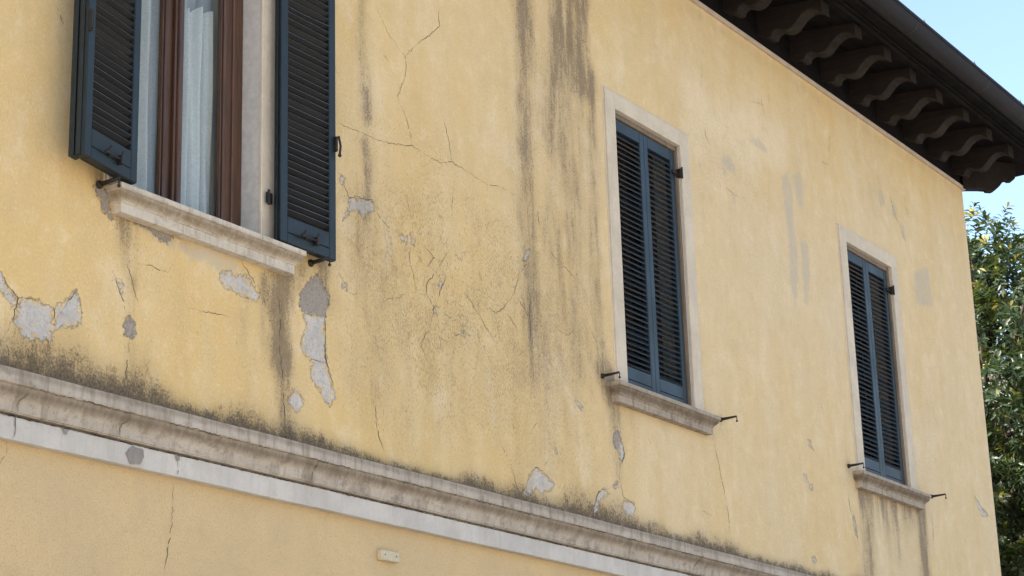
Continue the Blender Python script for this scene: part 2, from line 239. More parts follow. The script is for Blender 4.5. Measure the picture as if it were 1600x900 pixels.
    mt2 = n.noise(n.scale(P, (1, 1, .7)), 13.0, 5, .7)
    mm = n.math('ADD', n.math('MULTIPLY', mt, .55), n.math('MULTIPLY', mt2, .45))
    mf = n.mr(n.math('SUBTRACT', n.math('ADD', mm, n.math('MULTIPLY', mold, .36)), .70), -.09, .13)
    mf = n.math('MULTIPLY', mf, n.mr(mold, .0, .5))
    mveil = n.mr(mold, 0.0, 1.0, 0, .36)
    mf = n.math('MAXIMUM', n.math('MULTIPLY', mf, .9), mveil)
    base = n.mix(mf, base, n.mix(n.mr(fine, .35, .65), (.048, .036, .028), (.135, .102, .075)))
    # lost plaster
    edge = n.mr(n.noise(P, 38.0, 6, .75), .25, .75, -.020, .020)
    edge2 = n.mr(n.noise(P, 170.0, 2, .6), .25, .75, -.004, .004)
    ed = n.math('ADD', edge, edge2)
    d1 = n.math('ADD', sd1, ed)
    d2 = n.math('ADD', sd2, ed)
    m1 = n.mr(d1, .0012, -.0012)
    m2 = n.mr(d2, .0015, -.0015)
    rem = n.mr(n.math('ADD', n.noise(P, 30.0, 6, .75), n.mr(d1, -.05, 0, -.05, .07)), .555, .575)
    m1c = n.math('MULTIPLY', m1, n.math('SUBTRACT', 1.0, n.math('MULTIPLY', rem, .78)))
    cem = n.mix(n.mr(mid, .3, .7), (.385, .365, .34), (.51, .49, .465))
    cem = n.mix(n.mr(n.noise(P, 26.0, 5, .7), .50, .66, 0, .5), cem, (.33, .30, .265))
    cem = n.mix(n.mr(fine, .52, .68, 0, .6), cem, (.27, .25, .23))
    cem = n.mix(n.math('MULTIPLY', gf, .6), cem, (.24, .21, .17))
    base = n.mix(m2, base, n.mix(n.mr(fine, .35, .7), (.31, .275, .235), (.215, .19, .165)))
    base = n.mix(m1c, base, cem)
    notp = n.math('SUBTRACT', 1.0, n.math('MAXIMUM', m1c, n.math('MULTIPLY', m2, .6)))
    dark = n.math('MULTIPLY', dark, notp)
    base = n.mix(n.math('MULTIPLY', dark, .8), base, (.18, .145, .10))
    # broken dark rim along the break edge
    rim = n.math('MULTIPLY', n.mr(n.math('ABSOLUTE', n.math('SUBTRACT', d1, .001)), .0035, .001), n.mr(n.noise(P, 30, 2, .5), .42, .6))
    base = n.mix(n.math('MULTIPLY', rim, .38), base, (.20, .165, .12))
    # relief
    h = n.math('ADD', n.math('MULTIPLY', mid, 2.2), n.math('MULTIPLY', fine, .55))
    h = n.math('ADD', h, n.math('MULTIPLY', grain, .22))
    h = n.math('SUBTRACT', h, n.math('MULTIPLY', dark, .9))
    h = n.math('SUBTRACT', h, n.math('MULTIPLY', n.math('MAXIMUM', n.mr(d1, .003, -.003), n.mr(d2, .003, -.003)), 2.6))
    h = n.math('ADD', h, n.math('MULTIPLY', n.math('MAXIMUM', n.math('MULTIPLY', stip, .5), mf), .5))
    nb = n.bump(h, .0022, .9)
    return n.done(base, .93, nb, Specular_IOR_Level=.25)

def mat_lower_wall():
    n = NT("rough_cast_render")
    P = n.pos()
    a = n.noise(P, 2.2, 4, .6); b = n.noise(P, 24.0, 4, .65); c = n.noise(P, 115.0, 3, .65); d = n.noise(P, 260.0, 2, .6)
    col = n.mix(n.mr(a, .3, .7), (.545, .415, .245), (.60, .45, .25))
    col = n.mix(n.mr(b, .45, .75, 0, .35), col, (.47, .35, .2))
    col = n.mix(n.mr(c, .50, .70, 0, .6), col, (.40, .295, .165))
    col = n.mix(n.mr(n.noise(P, 7.0, 5, .65), .50, .72, 0, .35), col, (.46, .345, .20))
    col = n.mix(n.mr(c, .45, .28, 0, .35), col, (.68, .54, .34))
    col = n.mix(n.mr(n.noise(P, 45, 2, .4), .765, .785, 0, .8), col, (.15, .12, .09))
    h = n.math('ADD', n.math('MULTIPLY', c, 1.2), n.math('MULTIPLY', d, .6))
    h = n.math('ADD', h, n.math('MULTIPLY', b, .8))
    return n.done(col, .95, n.bump(h, .004, 1.0), Specular_IOR_Level=.2)

def mat_stone(name, light, dark, stain=.5, zs=None):
    n = NT(name)
    P = n.pos()
    a = n.noise(n.scale(P, (1, 1, .12)), 22.0, 4, .65)
    a2 = n.noise(n.scale(P, (1, 1, .08)), 65.0, 3, .6)
    b = n.noise(P, 5.0, 4, .6); c = n.noise(P, 140.0, 3, .7); e = n.noise(P, 38.0, 3, .6)
    col = n.mix(n.mr(b, .3, .7), light, tuple(x * .84 for x in light))
    col = n.mix(n.mr(a, .47, .72, 0, stain), col, dark)
    col = n.mix(n.mr(a2, .55, .75, 0, stain * .8), col, dark)
    col = n.mix(n.mr(c, .55, .75, 0, .35), col, tuple(x * .55 for x in light))
    col = n.mix(n.mr(e, .6, .78, 0, .45), col, dark)
    bl = n.noise(n.scale(P, (1, 1, 1.6)), 11.0, 5, .7)
    col = n.mix(n.mr(bl, .50, .68, 0, stain * .9), col, dark)
    col = n.mix(n.mr(n.noise(P, 90.0, 3, .65), .60, .70, 0, stain), col, tuple(x * .7 for x in dark))
    up = n.sep(n.n("ShaderNodeNewGeometry").outputs['Normal'])[2]
    if zs:
        # weathering held on the hollow of the moulding (dirt that stays put)
        z = n.sep(P)[2]
        for z0, z1, s in zs:
            f = n.math('MULTIPLY', n.mr(z, z0, (z0 + z1) / 2), n.mr(z, z1, (z0 + z1) / 2))
            f = n.math('MULTIPLY', f, n.mr(n.math('ADD', n.math('MULTIPLY', a, .6), n.math('MULTIPLY', a2, .4)), .30, .62, .62, 1.0))
            col = n.mix(n.math('MULTIPLY', f, s), col, dark)
    h = n.math('ADD', n.math('MULTIPLY', e, 1.2), n.math('MULTIPLY', c, .6))
    return n.done(col, .9, n.bump(h, .0022, .9), Specular_IOR_Level=.3)

def mat_paint(name, c1, c2, rough=.5):
    n = NT(name)
    P = n.pos()
    a = n.noise(P, 3.0, 3, .6); b = n.noise(n.scale(P, (1, 1, .15)), 60, 3, .6); c = n.noise(P, 160, 2, .6)
    col = n.mix(n.mr(a, .3, .7), c1, c2)
    col = n.mix(n.mr(b, .55, .8, 0, .25), col, tuple(x * 1.9 + .01 for x in c2))
    col = n.mix(n.mr(n.noise(P, 42, 4, .75), .64, .72, 0, .35), col, (.11, .12, .12))
    h = n.math('ADD', n.math('MULTIPLY', b, .8), n.math('MULTIPLY', c, .25))
    return n.done(col, n.mr(a, .3, .7, rough - .08, rough + .1), n.bump(h, .0012, .6), Specular_IOR_Level=.38)

def mat_wood(name, c1, c2, rough=.45, axis='z', grain=.0015, spec=.5):
    n = NT(name)
    P = n.pos()
    sc = {'z': (1, 1, .05), 'y': (1, .06, 1), 'x': (.05, 1, 1)}[axis]
    v = n.scale(P, sc)
    a = n.noise(v, 70, 4, .6, .4); b = n.noise(P, 4, 3, .6); c = n.noise(v, 260, 2, .6)
    col = n.mix(n.mr(a, .35, .65), c1, c2)
    col = n.mix(n.mr(b, .35, .7, 0, .5), col, tuple(x * .6 for x in c1))
    col = n.mix(n.mr(c, .6, .75, 0, .4), col, tuple(x * .45 for x in c1))
    return n.done(col, n.mr(b, .3, .7, rough - .08, rough + .12), n.bump(a, grain, .6), Specular_IOR_Level=spec)

def mat_iron():
    n = NT("blackened_iron")
    P = n.pos()
    a = n.noise(P, 60, 4, .7)
    col = n.mix(n.mr(a, .5, .7), (.018, .017, .018), (.07, .045, .032))
    return n.done(col, n.mr(a, .4, .7, .45, .8), n.bump(a, .001, .6), Metallic=.5)

def mat_gutter():
    n = NT("dark_painted_metal_gutter")
    P = n.pos()
    a = n.noise(n.scale(P, (.4, 1, 1)), 14, 4, .65); b = n.noise(P, 90, 3, .6)
    col = n.mix(n.mr(a, .35, .7), (.014, .015, .020), (.024, .024, .029))
    col = n.mix(n.mr(b, .6, .75, 0, .5), col, (.045, .042, .042))
    return n.done(col, n.mr(a, .3, .7, .55, .75), n.bump(a, .001, .4), Specular_IOR_Level=.08)

def mat_plain(name, c, rough=.8, **kw):
    n = NT(name)
    P = n.pos()
    a = n.noise(P, 30, 4, .6)
    return n.done(n.mix(n.mr(a, .3, .7), c, tuple(x * .82 for x in c)), rough, **kw)

def mat_tile():
    n = NT("clay_roof_tiles")
    P = n.pos()
    w = n.n("ShaderNodeTexWave"); w.inputs['Scale'].default_value = 2.4; w.inputs['Distortion'].default_value = .3
    n.put(w.inputs[0], P)
    a = n.noise(P, 8, 4, .6)
    col = n.mix(n.mr(a, .3, .7), (.30, .14, .08), (.20, .10, .07))
    return n.done(col, .9, n.bump(w.outputs['Fac'], .04, 1))

def mat_lace():
    n = NT("white_lace")
    P = n.obj()
    warp = n.scale(n.noise(P, 14, 2, .5, color=True), (.05, .05, .05))
    V = n.vadd(P, warp)
    e = n.voro(V, 38, 'DISTANCE_TO_EDGE')
    r = n.voro(V, 38, 'F1')
    pet = n.math('ABSOLUTE', n.math('SUBTRACT', n.math('FRACT', n.math('MULTIPLY', r, 3.2)), .5))
    motif = n.math('MULTIPLY', n.math('MAXIMUM', n.mr(e, .09, .03), n.mr(pet, .2, .08)), .8)
    band = n.mr(n.noise(P, 5.0, 2, .5), .42, .6)
    mesh = n.mr(n.voro(P, 260, 'DISTANCE_TO_EDGE'), .22, .1)
    cover = n.math('MAXIMUM', n.math('MULTIPLY', mesh, .8), n.math('MULTIPLY', motif, .95))
    cover = n.math('MAXIMUM', cover, n.math('MULTIPLY', band, .8))
    cover = n.math('MAXIMUM', cover, .74)
    base = n.mix(motif, (.84, .82, .79), (.95, .94, .92))
    n.put(n.b.inputs['Base Color'], base)
    n.b.inputs['Roughness'].default_value = .95
    tr = n.n("ShaderNodeBsdfTransparent")
    tl = n.n("ShaderNodeBsdfTranslucent"); n.put(tl.inputs[0], base)
    m0 = n.n("ShaderNodeMixShader"); m0.inputs[0].default_value = .2
    n.t.links.new(n.b.outputs[0], m0.inputs[1]); n.t.links.new(tl.outputs[0], m0.inputs[2])
    m = n.n("ShaderNodeMixShader")
    n.put(m.inputs[0], cover)
    n.t.links.new(tr.outputs[0], m.inputs[1]); n.t.links.new(m0.outputs[0], m.inputs[2])
    n.t.links.new(m.outputs[0], n.out.inputs[0])
    return n.m

def mat_glass():
    n = NT("window_glass")
    gl = n.n("ShaderNodeBsdfGlossy"); gl.inputs['Roughness'].default_value = .01
    P = n.pos()
    nb = n.bump(n.noise(P, 3.5, 2, .5), .01, .35)
    n.put(gl.inputs['Normal'], nb)
    tr = n.n("ShaderNodeBsdfTransparent"); tr.inputs[0].default_value = (.9, .93, .93, 1)
    lw = n.n("ShaderNodeLayerWeight"); lw.inputs[0].default_value = .5; n.put(lw.inputs['Normal'], nb)
    f = n.math('MULTIPLY_ADD', n.math('POWER', lw.outputs['Facing'], 5.0), .95, .032, clamp=True)
    m = n.n("ShaderNodeMixShader")
    n.put(m.inputs[0], f)
    n.t.links.new(tr.outputs[0], m.inputs[1]); n.t.links.new(gl.outputs[0], m.inputs[2])
    n.t.links.new(m.outputs[0], n.out.inputs[0])
    return n.m

def mat_leaf(name, g1, g2, y):
    n = NT(name)
    a = n.attr("leaf_tint")
    P = n.pos()
    v = n.noise(P, 40, 2, .5)
    col = n.mix(a[0], g1, g2)
    col = n.mix(n.mr(a[1], .62, .92), col, y)
    col = n.mix(n.mr(v, .4, .7, 0, .3), col, tuple(x * .6 for x in g1))
    n.put(n.b.inputs['Base Color'], col)
    n.b.inputs['Roughness'].default_value = .46
    n.b.inputs['Specular IOR Level'].default_value = .6
    tl = n.n("ShaderNodeBsdfTranslucent")
    n.put(tl.inputs[0], n.mix(.5, col, (.20, .26, .02)))
    m = n.n("ShaderNodeMixShader"); m.inputs[0].default_value = .26
    n.t.links.new(n.b.outputs[0], m.inputs[1]); n.t.links.new(tl.outputs[0], m.inputs[2])
    n.t.links.new(m.outputs[0], n.out.inputs[0])
    return n.m

M = dict(
    wall=mat_upper_wall(), low=mat_lower_wall(),
    crack_and_groove_shade=mat_plain("open_crack_and_groove_shade", (.060, .048, .036), .95),
    crack_and_groove_shade_soft=mat_plain("hairline_crack_and_groove_shade", (.20, .16, .105), .95),
    cornice=mat_stone("weathered_stone_course", (.44, .39, .33), (.155, .122, .09), .55, [(3.592, 3.662, .97), (3.672, 3.725, .55)]),
    fascia=mat_stone("pale_painted_band", (.525, .50, .468), (.38, .335, .28), .35),
    sill_hi=mat_stone("old_stone_sill", (.54, .49, .42), (.19, .145, .095), .45, [(4.583, 4.652, .98)]),
    sill=mat_stone("old_stone_sill_worn", (.37, .315, .255), (.115, .088, .062), .6, [(4.521, 4.594, .98)]),
    casing=mat_stone("cream_painted_casing", (.57, .505, .41), (.44, .37, .28), .4),
    strip=mat_stone("eaves_moulding_paint", (.47, .40, .34), (.33, .27, .21), .3),
    reveal=mat_plain("grey_plaster_reveal", (.50, .49, .48), .9),
    shut_open=mat_paint("dark_teal_shutter_paint", (.005, .0108, .0140), (.007, .0145, .0190)),
    shut=mat_paint("slate_blue_shutter_paint", (.0095, .021, .033), (.013, .027, .041)),
    frame=mat_wood("varnished_brown_wood", (.105, .048, .024), (.055, .027, .017), .38),
    oldwood=mat_wood("weathered_brown_frame", (.20, .15, .10), (.13, .095, .065), .7),
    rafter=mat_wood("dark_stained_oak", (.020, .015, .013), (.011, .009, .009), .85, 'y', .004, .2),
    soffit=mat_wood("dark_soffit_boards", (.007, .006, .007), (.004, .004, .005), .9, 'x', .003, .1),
    slat_shade=mat_paint("shaded_slat_paint", (.0022, .0032, .0040), (.0035, .0050, .0062), .6),  # darker copy of the shutter paint: underside shade put into the colour
    slat_edge_light=mat_paint("painted_slat_edge_light", (.11, .135, .175), (.14, .165, .205), .55),  # pale front edges: sky light on the slats painted in
    iron=mat_iron(), gutter=mat_gutter(), tile=mat_tile(), lace=mat_lace(), glass=mat_glass(),
    room=mat_plain("room_plaster", (.55, .53, .50), .9),
    dark=mat_plain("painted_room_shade", (.03, .03, .032), .9),
    box=mat_plain("cream_plastic", (.52, .45, .31), .6),
    screw=mat_plain("screw_head", (.05, .045, .04), .5),
    bark=mat_plain("brown_bark", (.045, .034, .026), .95),
)

# ------------------------------------------------------------------ mesh helpers
class MB:
    def __init__(s):
        s.v = []; s.f = []; s.mi = []; s.k = 0
    def face(s, pts):
        i = len(s.v); s.v += [tuple(p) for p in pts]; s.f.append(tuple(range(i, i + len(pts)))); s.mi.append(s.k)
    def box(s, a, b, bev=0.0):
        x0, y0, z0 = a; x1, y1, z1 = b
        if bev <= 0:
            i = len(s.v)
            s.v += [(x0, y0, z0), (x1, y0, z0), (x1, y1, z0), (x0, y1, z0), (x0, y0, z1), (x1, y0, z1), (x1, y1, z1), (x0, y1, z1)]
            fs = [(0, 3, 2, 1), (4, 5, 6, 7), (0, 1, 5, 4), (1, 2, 6, 5), (2, 3, 7, 6), (3, 0, 4, 7)]
            s.f += [tuple(i + q for q in f) for f in fs]; s.mi += [s.k] * 6
            return
        # chamfered box from hull of 24 points, built face by face
        c = bev
        X = (x0, x1); Y = (y0, y1); Z = (z0, z1)
        def p(ix, iy, iz, ax):
            q = [X[ix], Y[iy], Z[iz]]
            for k, (ii) in enumerate((ix, iy, iz)):
                if k != ax:
                    q[k] += c if ii == 0 else -c
            return q
        for ax in range(3):
            for sd_ in (0, 1):
                o2 = [k for k in range(3) if k != ax]
                loop = []
                for a_, b_ in ((0, 0), (1, 0), (1, 1), (0, 1)):
                    idx = [0, 0, 0]; idx[ax] = sd_; idx[o2[0]] = a_; idx[o2[1]] = b_
                    loop.append(p(*idx, ax))
                flip = (sd_ == 0) != (ax == 1)
                s.face(loop[::-1] if flip else loop)
        for ax in range(3):      # edges parallel to ax
            o2 = [k for k in range(3) if k != ax]
            for a_ in (0, 1):
                for b_ in (0, 1):
                    idx0 = [0, 0, 0]; idx1 = [0, 0, 0]; idx1[ax] = 1
                    for idx in (idx0, idx1):
                        idx[o2[0]] = a_; idx[o2[1]] = b_
                    q = [p(*idx0, o2[0]), p(*idx1, o2[0]), p(*idx1, o2[1]), p(*idx0, o2[1])]
                    flip = ((a_ == b_) != (ax == 1))
                    s.face(q if flip else q[::-1])
        for ix in (0, 1):
            for iy in (0, 1):
                for iz in (0, 1):
                    q = [p(ix, iy, iz, 0), p(ix, iy, iz, 1), p(ix, iy, iz, 2)]
                    s.face(q if (ix + iy + iz) % 2 else q[::-1])
    def tube(s, pts, r, seg=10, caps=True):
        pts = [Vector(p) for p in pts]
        rs = r if isinstance(r, (list, tuple)) else [r] * len(pts)
        i0 = len(s.v)
        up = Vector((0, 0, 1))
        for k, p in enumerate(pts):
            d = (pts[min(k + 1, len(pts) - 1)] - pts[max(k - 1, 0)]).normalized()
            ref = up if abs(d.dot(up)) < .95 else Vector((1, 0, 0))
            a = d.cross(ref).normalized(); b = d.cross(a)
            for j in range(seg):
                t = 2 * math.pi * j / seg
                s.v.append(tuple(p + (a * math.cos(t) + b * math.sin(t)) * rs[k]))
        for k in range(len(pts) - 1):
            for j in range(seg):
                q = i0 + k * seg
                s.f.append((q + j, q + seg + j, q + seg + (j + 1) % seg, q + (j + 1) % seg)); s.mi.append(s.k)
        if caps:
            s.f.append(tuple(i0 + j for j in range(seg))); s.mi.append(s.k)
            q = i0 + (len(pts) - 1) * seg
            s.f.append(tuple(q + j for j in reversed(range(seg)))); s.mi.append(s.k)
    def ball(s, c, r, seg=10, rings=6):
        pts = []; rs = []
        for i in range(rings + 1):
            t = math.pi * i / rings
            pts.append((c[0], c[1], c[2] + r * math.cos(t))); rs.append(max(r * math.sin(t), r * .02))
        s.tube(pts, rs, seg)
    def build(s, name, mat, parent=None, smooth=False, loc=None, rz=0.0):
        me = bpy.data.meshes.new(name)
        me.from_pydata(s.v, [], s.f)
        for mm_ in (mat if isinstance(mat, (list, tuple)) else [mat]):
            me.materials.append(mm_)
        me.polygons.foreach_set('material_index', s.mi)
        if smooth:
            me.polygons.foreach_set('use_smooth', [True] * len(me.polygons))
        me.update()
        o = bpy.data.objects.new(name, me)
        COL.objects.link(o)
        if parent is not None:
            o.parent = parent
        if loc:
            o.location = loc
        o.rotation_euler = (0, 0, rz)
        return o

def tag(o, label=None, cat=None, group=None, kind=None):
    if label: o['label'] = label
    if cat: o['category'] = cat
    if group: o['group'] = group
    if kind: o['kind'] = kind
    return o
def empty(name, loc):
    o = bpy.data.objects.new(name, None); COL.objects.link(o); o.location = loc
    o.empty_display_size = .3
    return o

# ------------------------------------------------------------------ ground and pavement: unseen, made pale to bounce light onto the wall
g = MB(); g.face([(-300, -300, 0), (300, -300, 0), (300, 300, 0), (-300, 300, 0)])
gn = NT("pale_bounce_ground")
gp = gn.pos(); ga = gn.noise(gp, .6, 4, .6); gb = gn.noise(gp, 40, 3, .7)
gm = gn.done(gn.mix(gn.mr(ga, .3, .7), (.41, .365, .30), gn.mix(gn.mr(gb, .3, .7), (.34, .29, .225), (.50, .44, .35))), .95, gn.bump(gb, .01, 1))
tag(g.build("unseen_bounce_ground", gm), kind="structure")
g = MB(); g.box((-2, -1.5, .004), (22, -.02, .12), .01)
tag(g.build("unseen_pavement", mat_plain("pale_bounce_pavement", (.42, .38, .33), .9)), kind="structure")

# ------------------------------------------------------------------ house
house = empty("house", (0, 0, 0))
tag(house, "old yellow plastered house with peeling stained walls and blue green louvred shutters", "house")
XR = 16.185; ZE = 7.60
W1 = (5.93, 6.815, 4.665, 6.47)
W2 = (10.17, 11.0, 4.605, 6.43)
W3 = (13.56, 14.395, 4.605, 6.43)
WINS = (W1, W2, W3)

def seg_dist(px, pz, poly, closed=True):
    best = np.full(px.shape, 9.0); inside = np.zeros(px.shape, bool)
    n = len(poly); rng = range(n if closed else n - 1)
    for i in rng:
        x0, z0 = poly[i]; x1, z1 = poly[(i + 1) % n]
        dx, dz = x1 - x0, z1 - z0
        t = np.clip(((px - x0) * dx + (pz - z0) * dz) / (dx * dx + dz * dz + 1e-12), 0, 1)
        best = np.minimum(best, np.hypot(px - x0 - t * dx, pz - z0 - t * dz))
        if closed:
            c = (z0 > pz) != (z1 > pz)
            inside ^= c & (px < (x1 - x0) * (pz - z0) / (z1 - z0 + 1e-12) + x0)
    return np.where(inside, -best, best) if closed else best

def sdf_union(X, Z, polys, pad=.12):
    out = np.full(X.shape, pad)
    for poly in polys:
        a = np.array(poly)
        m = (X > a[:, 0].min() - pad) & (X < a[:, 0].max() + pad) & (Z > a[:, 1].min() - pad) & (Z < a[:, 1].max() + pad)
        if m.any():
            out[m] = np.minimum(out[m], seg_dist(X[m], Z[m], poly))
    return out

def axis_coords(a, b, step, extra):
    xs = list(np.linspace(a, b, max(2, int(round((b - a) / step)) + 1)))
    for e in extra:
        if a < e < b:
            k = int(np.argmin([abs(x - e) for x in xs])); xs[k] = e
    return np.array(sorted(set(xs)))

xs = np.concatenate([np.array([0., 1., 2., 3., 4.]), axis_coords(4.6, XR, .0135, [w[i] for w in WINS for i in (0, 1)])])
zs = axis_coords(3.70, 7.66, .0135, [4.665, 4.605, 6.43, 6.47])
XX, ZZ = np.meshgrid(xs, zs)
# gentle unevenness of the old plaster
def lump(X, Z, sc, seed):
    r = np.random.default_rng(seed); o = np.zeros_like(X)
    for _ in range(14):
        a = r.uniform(0, 2 * math.pi); k = sc * r.uniform(.6, 1.6)
        o += np.sin(k * (X * math.cos(a) + Z * math.sin(a)) + r.uniform(0, 6.28))
    return o / 14
YY = lump(XX, ZZ, 3.0, 1) * .004 + lump(XX, ZZ, 11.0, 2) * .0012
near = np.full(XX.shape, 9.0)
for (a, b, c, d) in WINS:
    near = np.minimum(near, np.maximum(np.maximum(a - XX, XX - b), np.maximum(c - ZZ, ZZ - d)))
YY *= np.clip((near - .12) / .2, 0, 1) * np.clip((XR - XX) / .1, 0, 1) * np.clip((ZE - ZZ) / .1, 0, 1)
sdp = sdf_union(XX, ZZ, PATCH); sdb = sdf_union(XX, ZZ, BARE); sds = sdf_union(XX, ZZ, SMEAR)
YY += np.clip(-sdp / .012, 0, 1) * .0025 + np.clip(-sdb / .012, 0, 1) * .0025
pal = np.zeros(XX.shape)
for p in PALE:
    pal = np.maximum(pal, np.clip(.5 - seg_dist(XX, ZZ, p) / .25, 0, 1))
# broad colour: yellower to the left and low, paler to the right
warm = np.interp(XX, [5, 7.5, 9.6, 10.3, 11.5, 13, 16.2], [.95, .85, .66, .42, .30, .30, .26])
warm += np.clip((7.6 - ZZ), 0, .9) * 0 + np.interp(ZZ, [3.7, 4.4, 5.5, 6.4, 7.0, 7.6], [.16, .1, 0, -.02, .05, .36])
gr = np.zeros(XX.shape)
for pts, w0, w1, s0, s1 in GRIME:
    a = np.array(pts); L = np.concatenate([[0], np.cumsum(np.hypot(*np.diff(a, axis=0).T))])
    pad = 3 * max(w0, w1) + .02
    m = (XX > a[:, 0].min() - pad) & (XX < a[:, 0].max() + pad) & (ZZ > a[:, 1].min() - pad) & (ZZ < a[:, 1].max() + pad)
    if not m.any(): continue
    x = XX[m]; z = ZZ[m]; acc = np.zeros(x.shape)
    for i in range(len(pts) - 1):
        (x0, z0), (x1, z1) = pts[i], pts[i + 1]
        dx, dz = x1 - x0, z1 - z0
        tt = ((x - x0) * dx + (z - z0) * dz) / (dx * dx + dz * dz + 1e-12)
        t = np.clip(tt, 0, 1)
        d = np.hypot(x - x0 - t * dx, z - z0 - t * dz) / 1.12
        f = (L[i] + t * (L[i + 1] - L[i])) / L[-1]
        w = w0 + (w1 - w0) * f; s_ = s0 + (s1 - s0) * f
        # wobble so that a run is never a ruler line
        w = w * (1 + .10 * np.sin(z * 7.3 + x0 * 29 + x * 11) + .06 * np.sin(z * 23 + x0 * 57 + x * 31))
        acc = np.maximum(acc, s_ * np.exp(-(d / w) ** 2))
    gr[m] = gr[m] + acc * (1 - .45 * np.clip(gr[m], 0, 1))
mh = np.interp(XX, [4, 5.27, 5.6, 6.0, 6.28, 6.6, 7.0, 7.25, 7.56, 8.3, 8.9, 9.6, 10.3, 12.6, 16], [.15, .15, .15, .18, .12, .09, .19, .10, .075, .08, .12, .12, .11, .10, .06])
mh = mh * np.clip(1 + .9 * lump(XX, ZZ * 0, 9, 5) * 2, .72, 1.7)
mold = np.clip(1 - (ZZ - 3.735) / (mh * 1.35), 0, 1)
craze = np.exp(-((XX - 8.55) / 1.35) ** 2 - ((ZZ - 4.75) / .75) ** 2) * 1.0
craze = np.maximum(craze, .55 * np.exp(-((XX - 9.5) / .6) ** 2 - ((ZZ - 4.5) / 1.1) ** 2))
craze = np.maximum(craze, .5 * np.exp(-((XX - 11.6) / .7) ** 2 - ((ZZ - 6.5) / .45) ** 2))
craze = np.maximum(craze, .28 * np.exp(-((XX - 6.0) / .6) ** 2 - ((ZZ - 4.3) / .5) ** 2))
craze = np.maximum(craze, .06)

nx, nz = len(xs), len(zs)
V = np.stack([XX.ravel(), YY.ravel(), ZZ.ravel()], 1)
I = (np.arange(nz - 1)[:, None] * nx + np.arange(nx - 1)[None, :])
cx = (xs[:-1] + xs[1:]) / 2; cz = (zs[:-1] + zs[1:]) / 2
CX, CZ = np.meshgrid(cx, cz)
keep = np.ones(CX.shape, bool)
for (a, b, c, d) in WINS:
    keep &= ~((CX > a) & (CX < b) & (CZ > c) & (CZ < d))
I = I[keep]
F = np.stack([I, I + 1, I + nx + 1, I + nx], 1)

# crack ribbons
def ribbons(polys, wid, offf, verts, faces, mats, mi_hard, mi_soft, seed=3, soft_from=0):
    r = random.Random(seed)
    for k, q in enumerate(polys):
        pts = []
        for (x0, z0), (x1, z1) in zip(q[:-1], q[1:]):
            L = math.hypot(x1 - x0, z1 - z0); n = max(1, int(L / .014))
            for i in range(n):
                t = i / n; a = x0 + (x1 - x0) * t; b = z0 + (z1 - z0) * t
                j = .0055 if i else 0
                pts.append((a + r.uniform(-j, j), b + r.uniform(-j, j)))
        pts.append(tuple(q[-1]))
        ph = r.uniform(0, 9); base = len(verts); n = len(pts)
        soft = r.random() < .3
        ws = []
        for i, (x, z) in enumerate(pts):
            e = min(1, (i + 1) / 5, (n - i) / 5)
            w = wid * e * (.55 + .5 * math.sin(i * .33 + ph) * math.sin(i * .13 + ph * 2) + r.uniform(-.15, .45))
            ws.append(max(.00035, w))
        for i, (x, z) in enumerate(pts):
            x0, z0 = pts[max(0, i - 1)]; x1, z1 = pts[min(n - 1, i + 1)]
            dx, dz = x1 - x0, z1 - z0; L = math.hypot(dx, dz) + 1e-9
            px_, pz_ = -dz / L * ws[i] / 2, dx / L * ws[i] / 2
            px_ *= 1.5
            verts.append((x + px_, offf(x + px_, z + pz_), z + pz_)); verts.append((x - px_, offf(x - px_, z - pz_), z - pz_))
        for i in range(n - 1):
            if r.random() < .13: continue
            a = base + 2 * i
            faces.append((a, a + 1, a + 3, a + 2)); mats.append(mi_soft if (soft or ws[i] < wid * .4) else mi_hard)

def wall_y(x, z):
    i = min(max(int(np.searchsorted(xs, x)), 1), nx - 1); j = min(max(int(np.searchsorted(zs, z)), 1), nz - 1)
    return float(min(YY[j, i], YY[j - 1, i], YY[j, i - 1], YY[j - 1, i - 1])) - .0012
cv, cf, cm = [], [], []
ribbons(CRACKS, .0029, wall_y, cv, cf, cm, 1, 2)
# reveals of the three openings and the returns of the wall
rv, rf = [], []
for w_i, (a, b, c, d) in enumerate(WINS):
    dep = .30
    for p in ([(a, 0, c), (a, 0, d), (a, dep, d), (a, dep, c)], [(b, 0, d), (b, 0, c), (b, dep, c), (b, dep, d)],
              [(a, 0, d), (b, 0, d), (b, dep, d), (a, dep, d)], [(b, 0, c), (a, 0, c), (a, dep, c), (b, dep, c)]):
        k = len(rv); rv += p; rf.append((k, k + 1, k + 2, k + 3))
n0 = len(V); n1 = n0 + len(cv)
allv = np.concatenate([V, np.array(cv), np.array(rv, float)])
me = bpy.data.meshes.new("wall")
faces = F.tolist() + [tuple(n0 + i for i in f) for f in cf] + [tuple(n1 + i for i in f) for f in rf]
me.from_pydata(allv.tolist(), [], faces)
for m_ in (M['wall'], M['crack_and_groove_shade'], M['crack_and_groove_shade_soft'], M['reveal']):
    me.materials.append(m_)
me.polygons.foreach_set('material_index', [0] * len(F) + cm + [3] * len(rf))
def colattr(name, a, b, c, d):
    at = me.color_attributes.new(name, 'FLOAT_COLOR', 'POINT')
    arr = np.zeros((len(allv), 4), np.float32); arr[:, 0:3] = .1
    for i, q in enumerate((a, b, c, d)):
        arr[:n0, i] = q.ravel()
    at.data.foreach_set('color', arr.ravel())
colattr("marks_a", sdp, sdb, sds, pal)
colattr("marks_b", gr, mold, craze, pal)
colattr("marks_c", craze, warm, pal, pal)
me.update()
wall = bpy.data.objects.new("wall", me); COL.objects.link(wall); wall.parent = house
wall['label'] = "upper yellow plaster wall with dark streaks, cracks and grey patches of lost plaster"

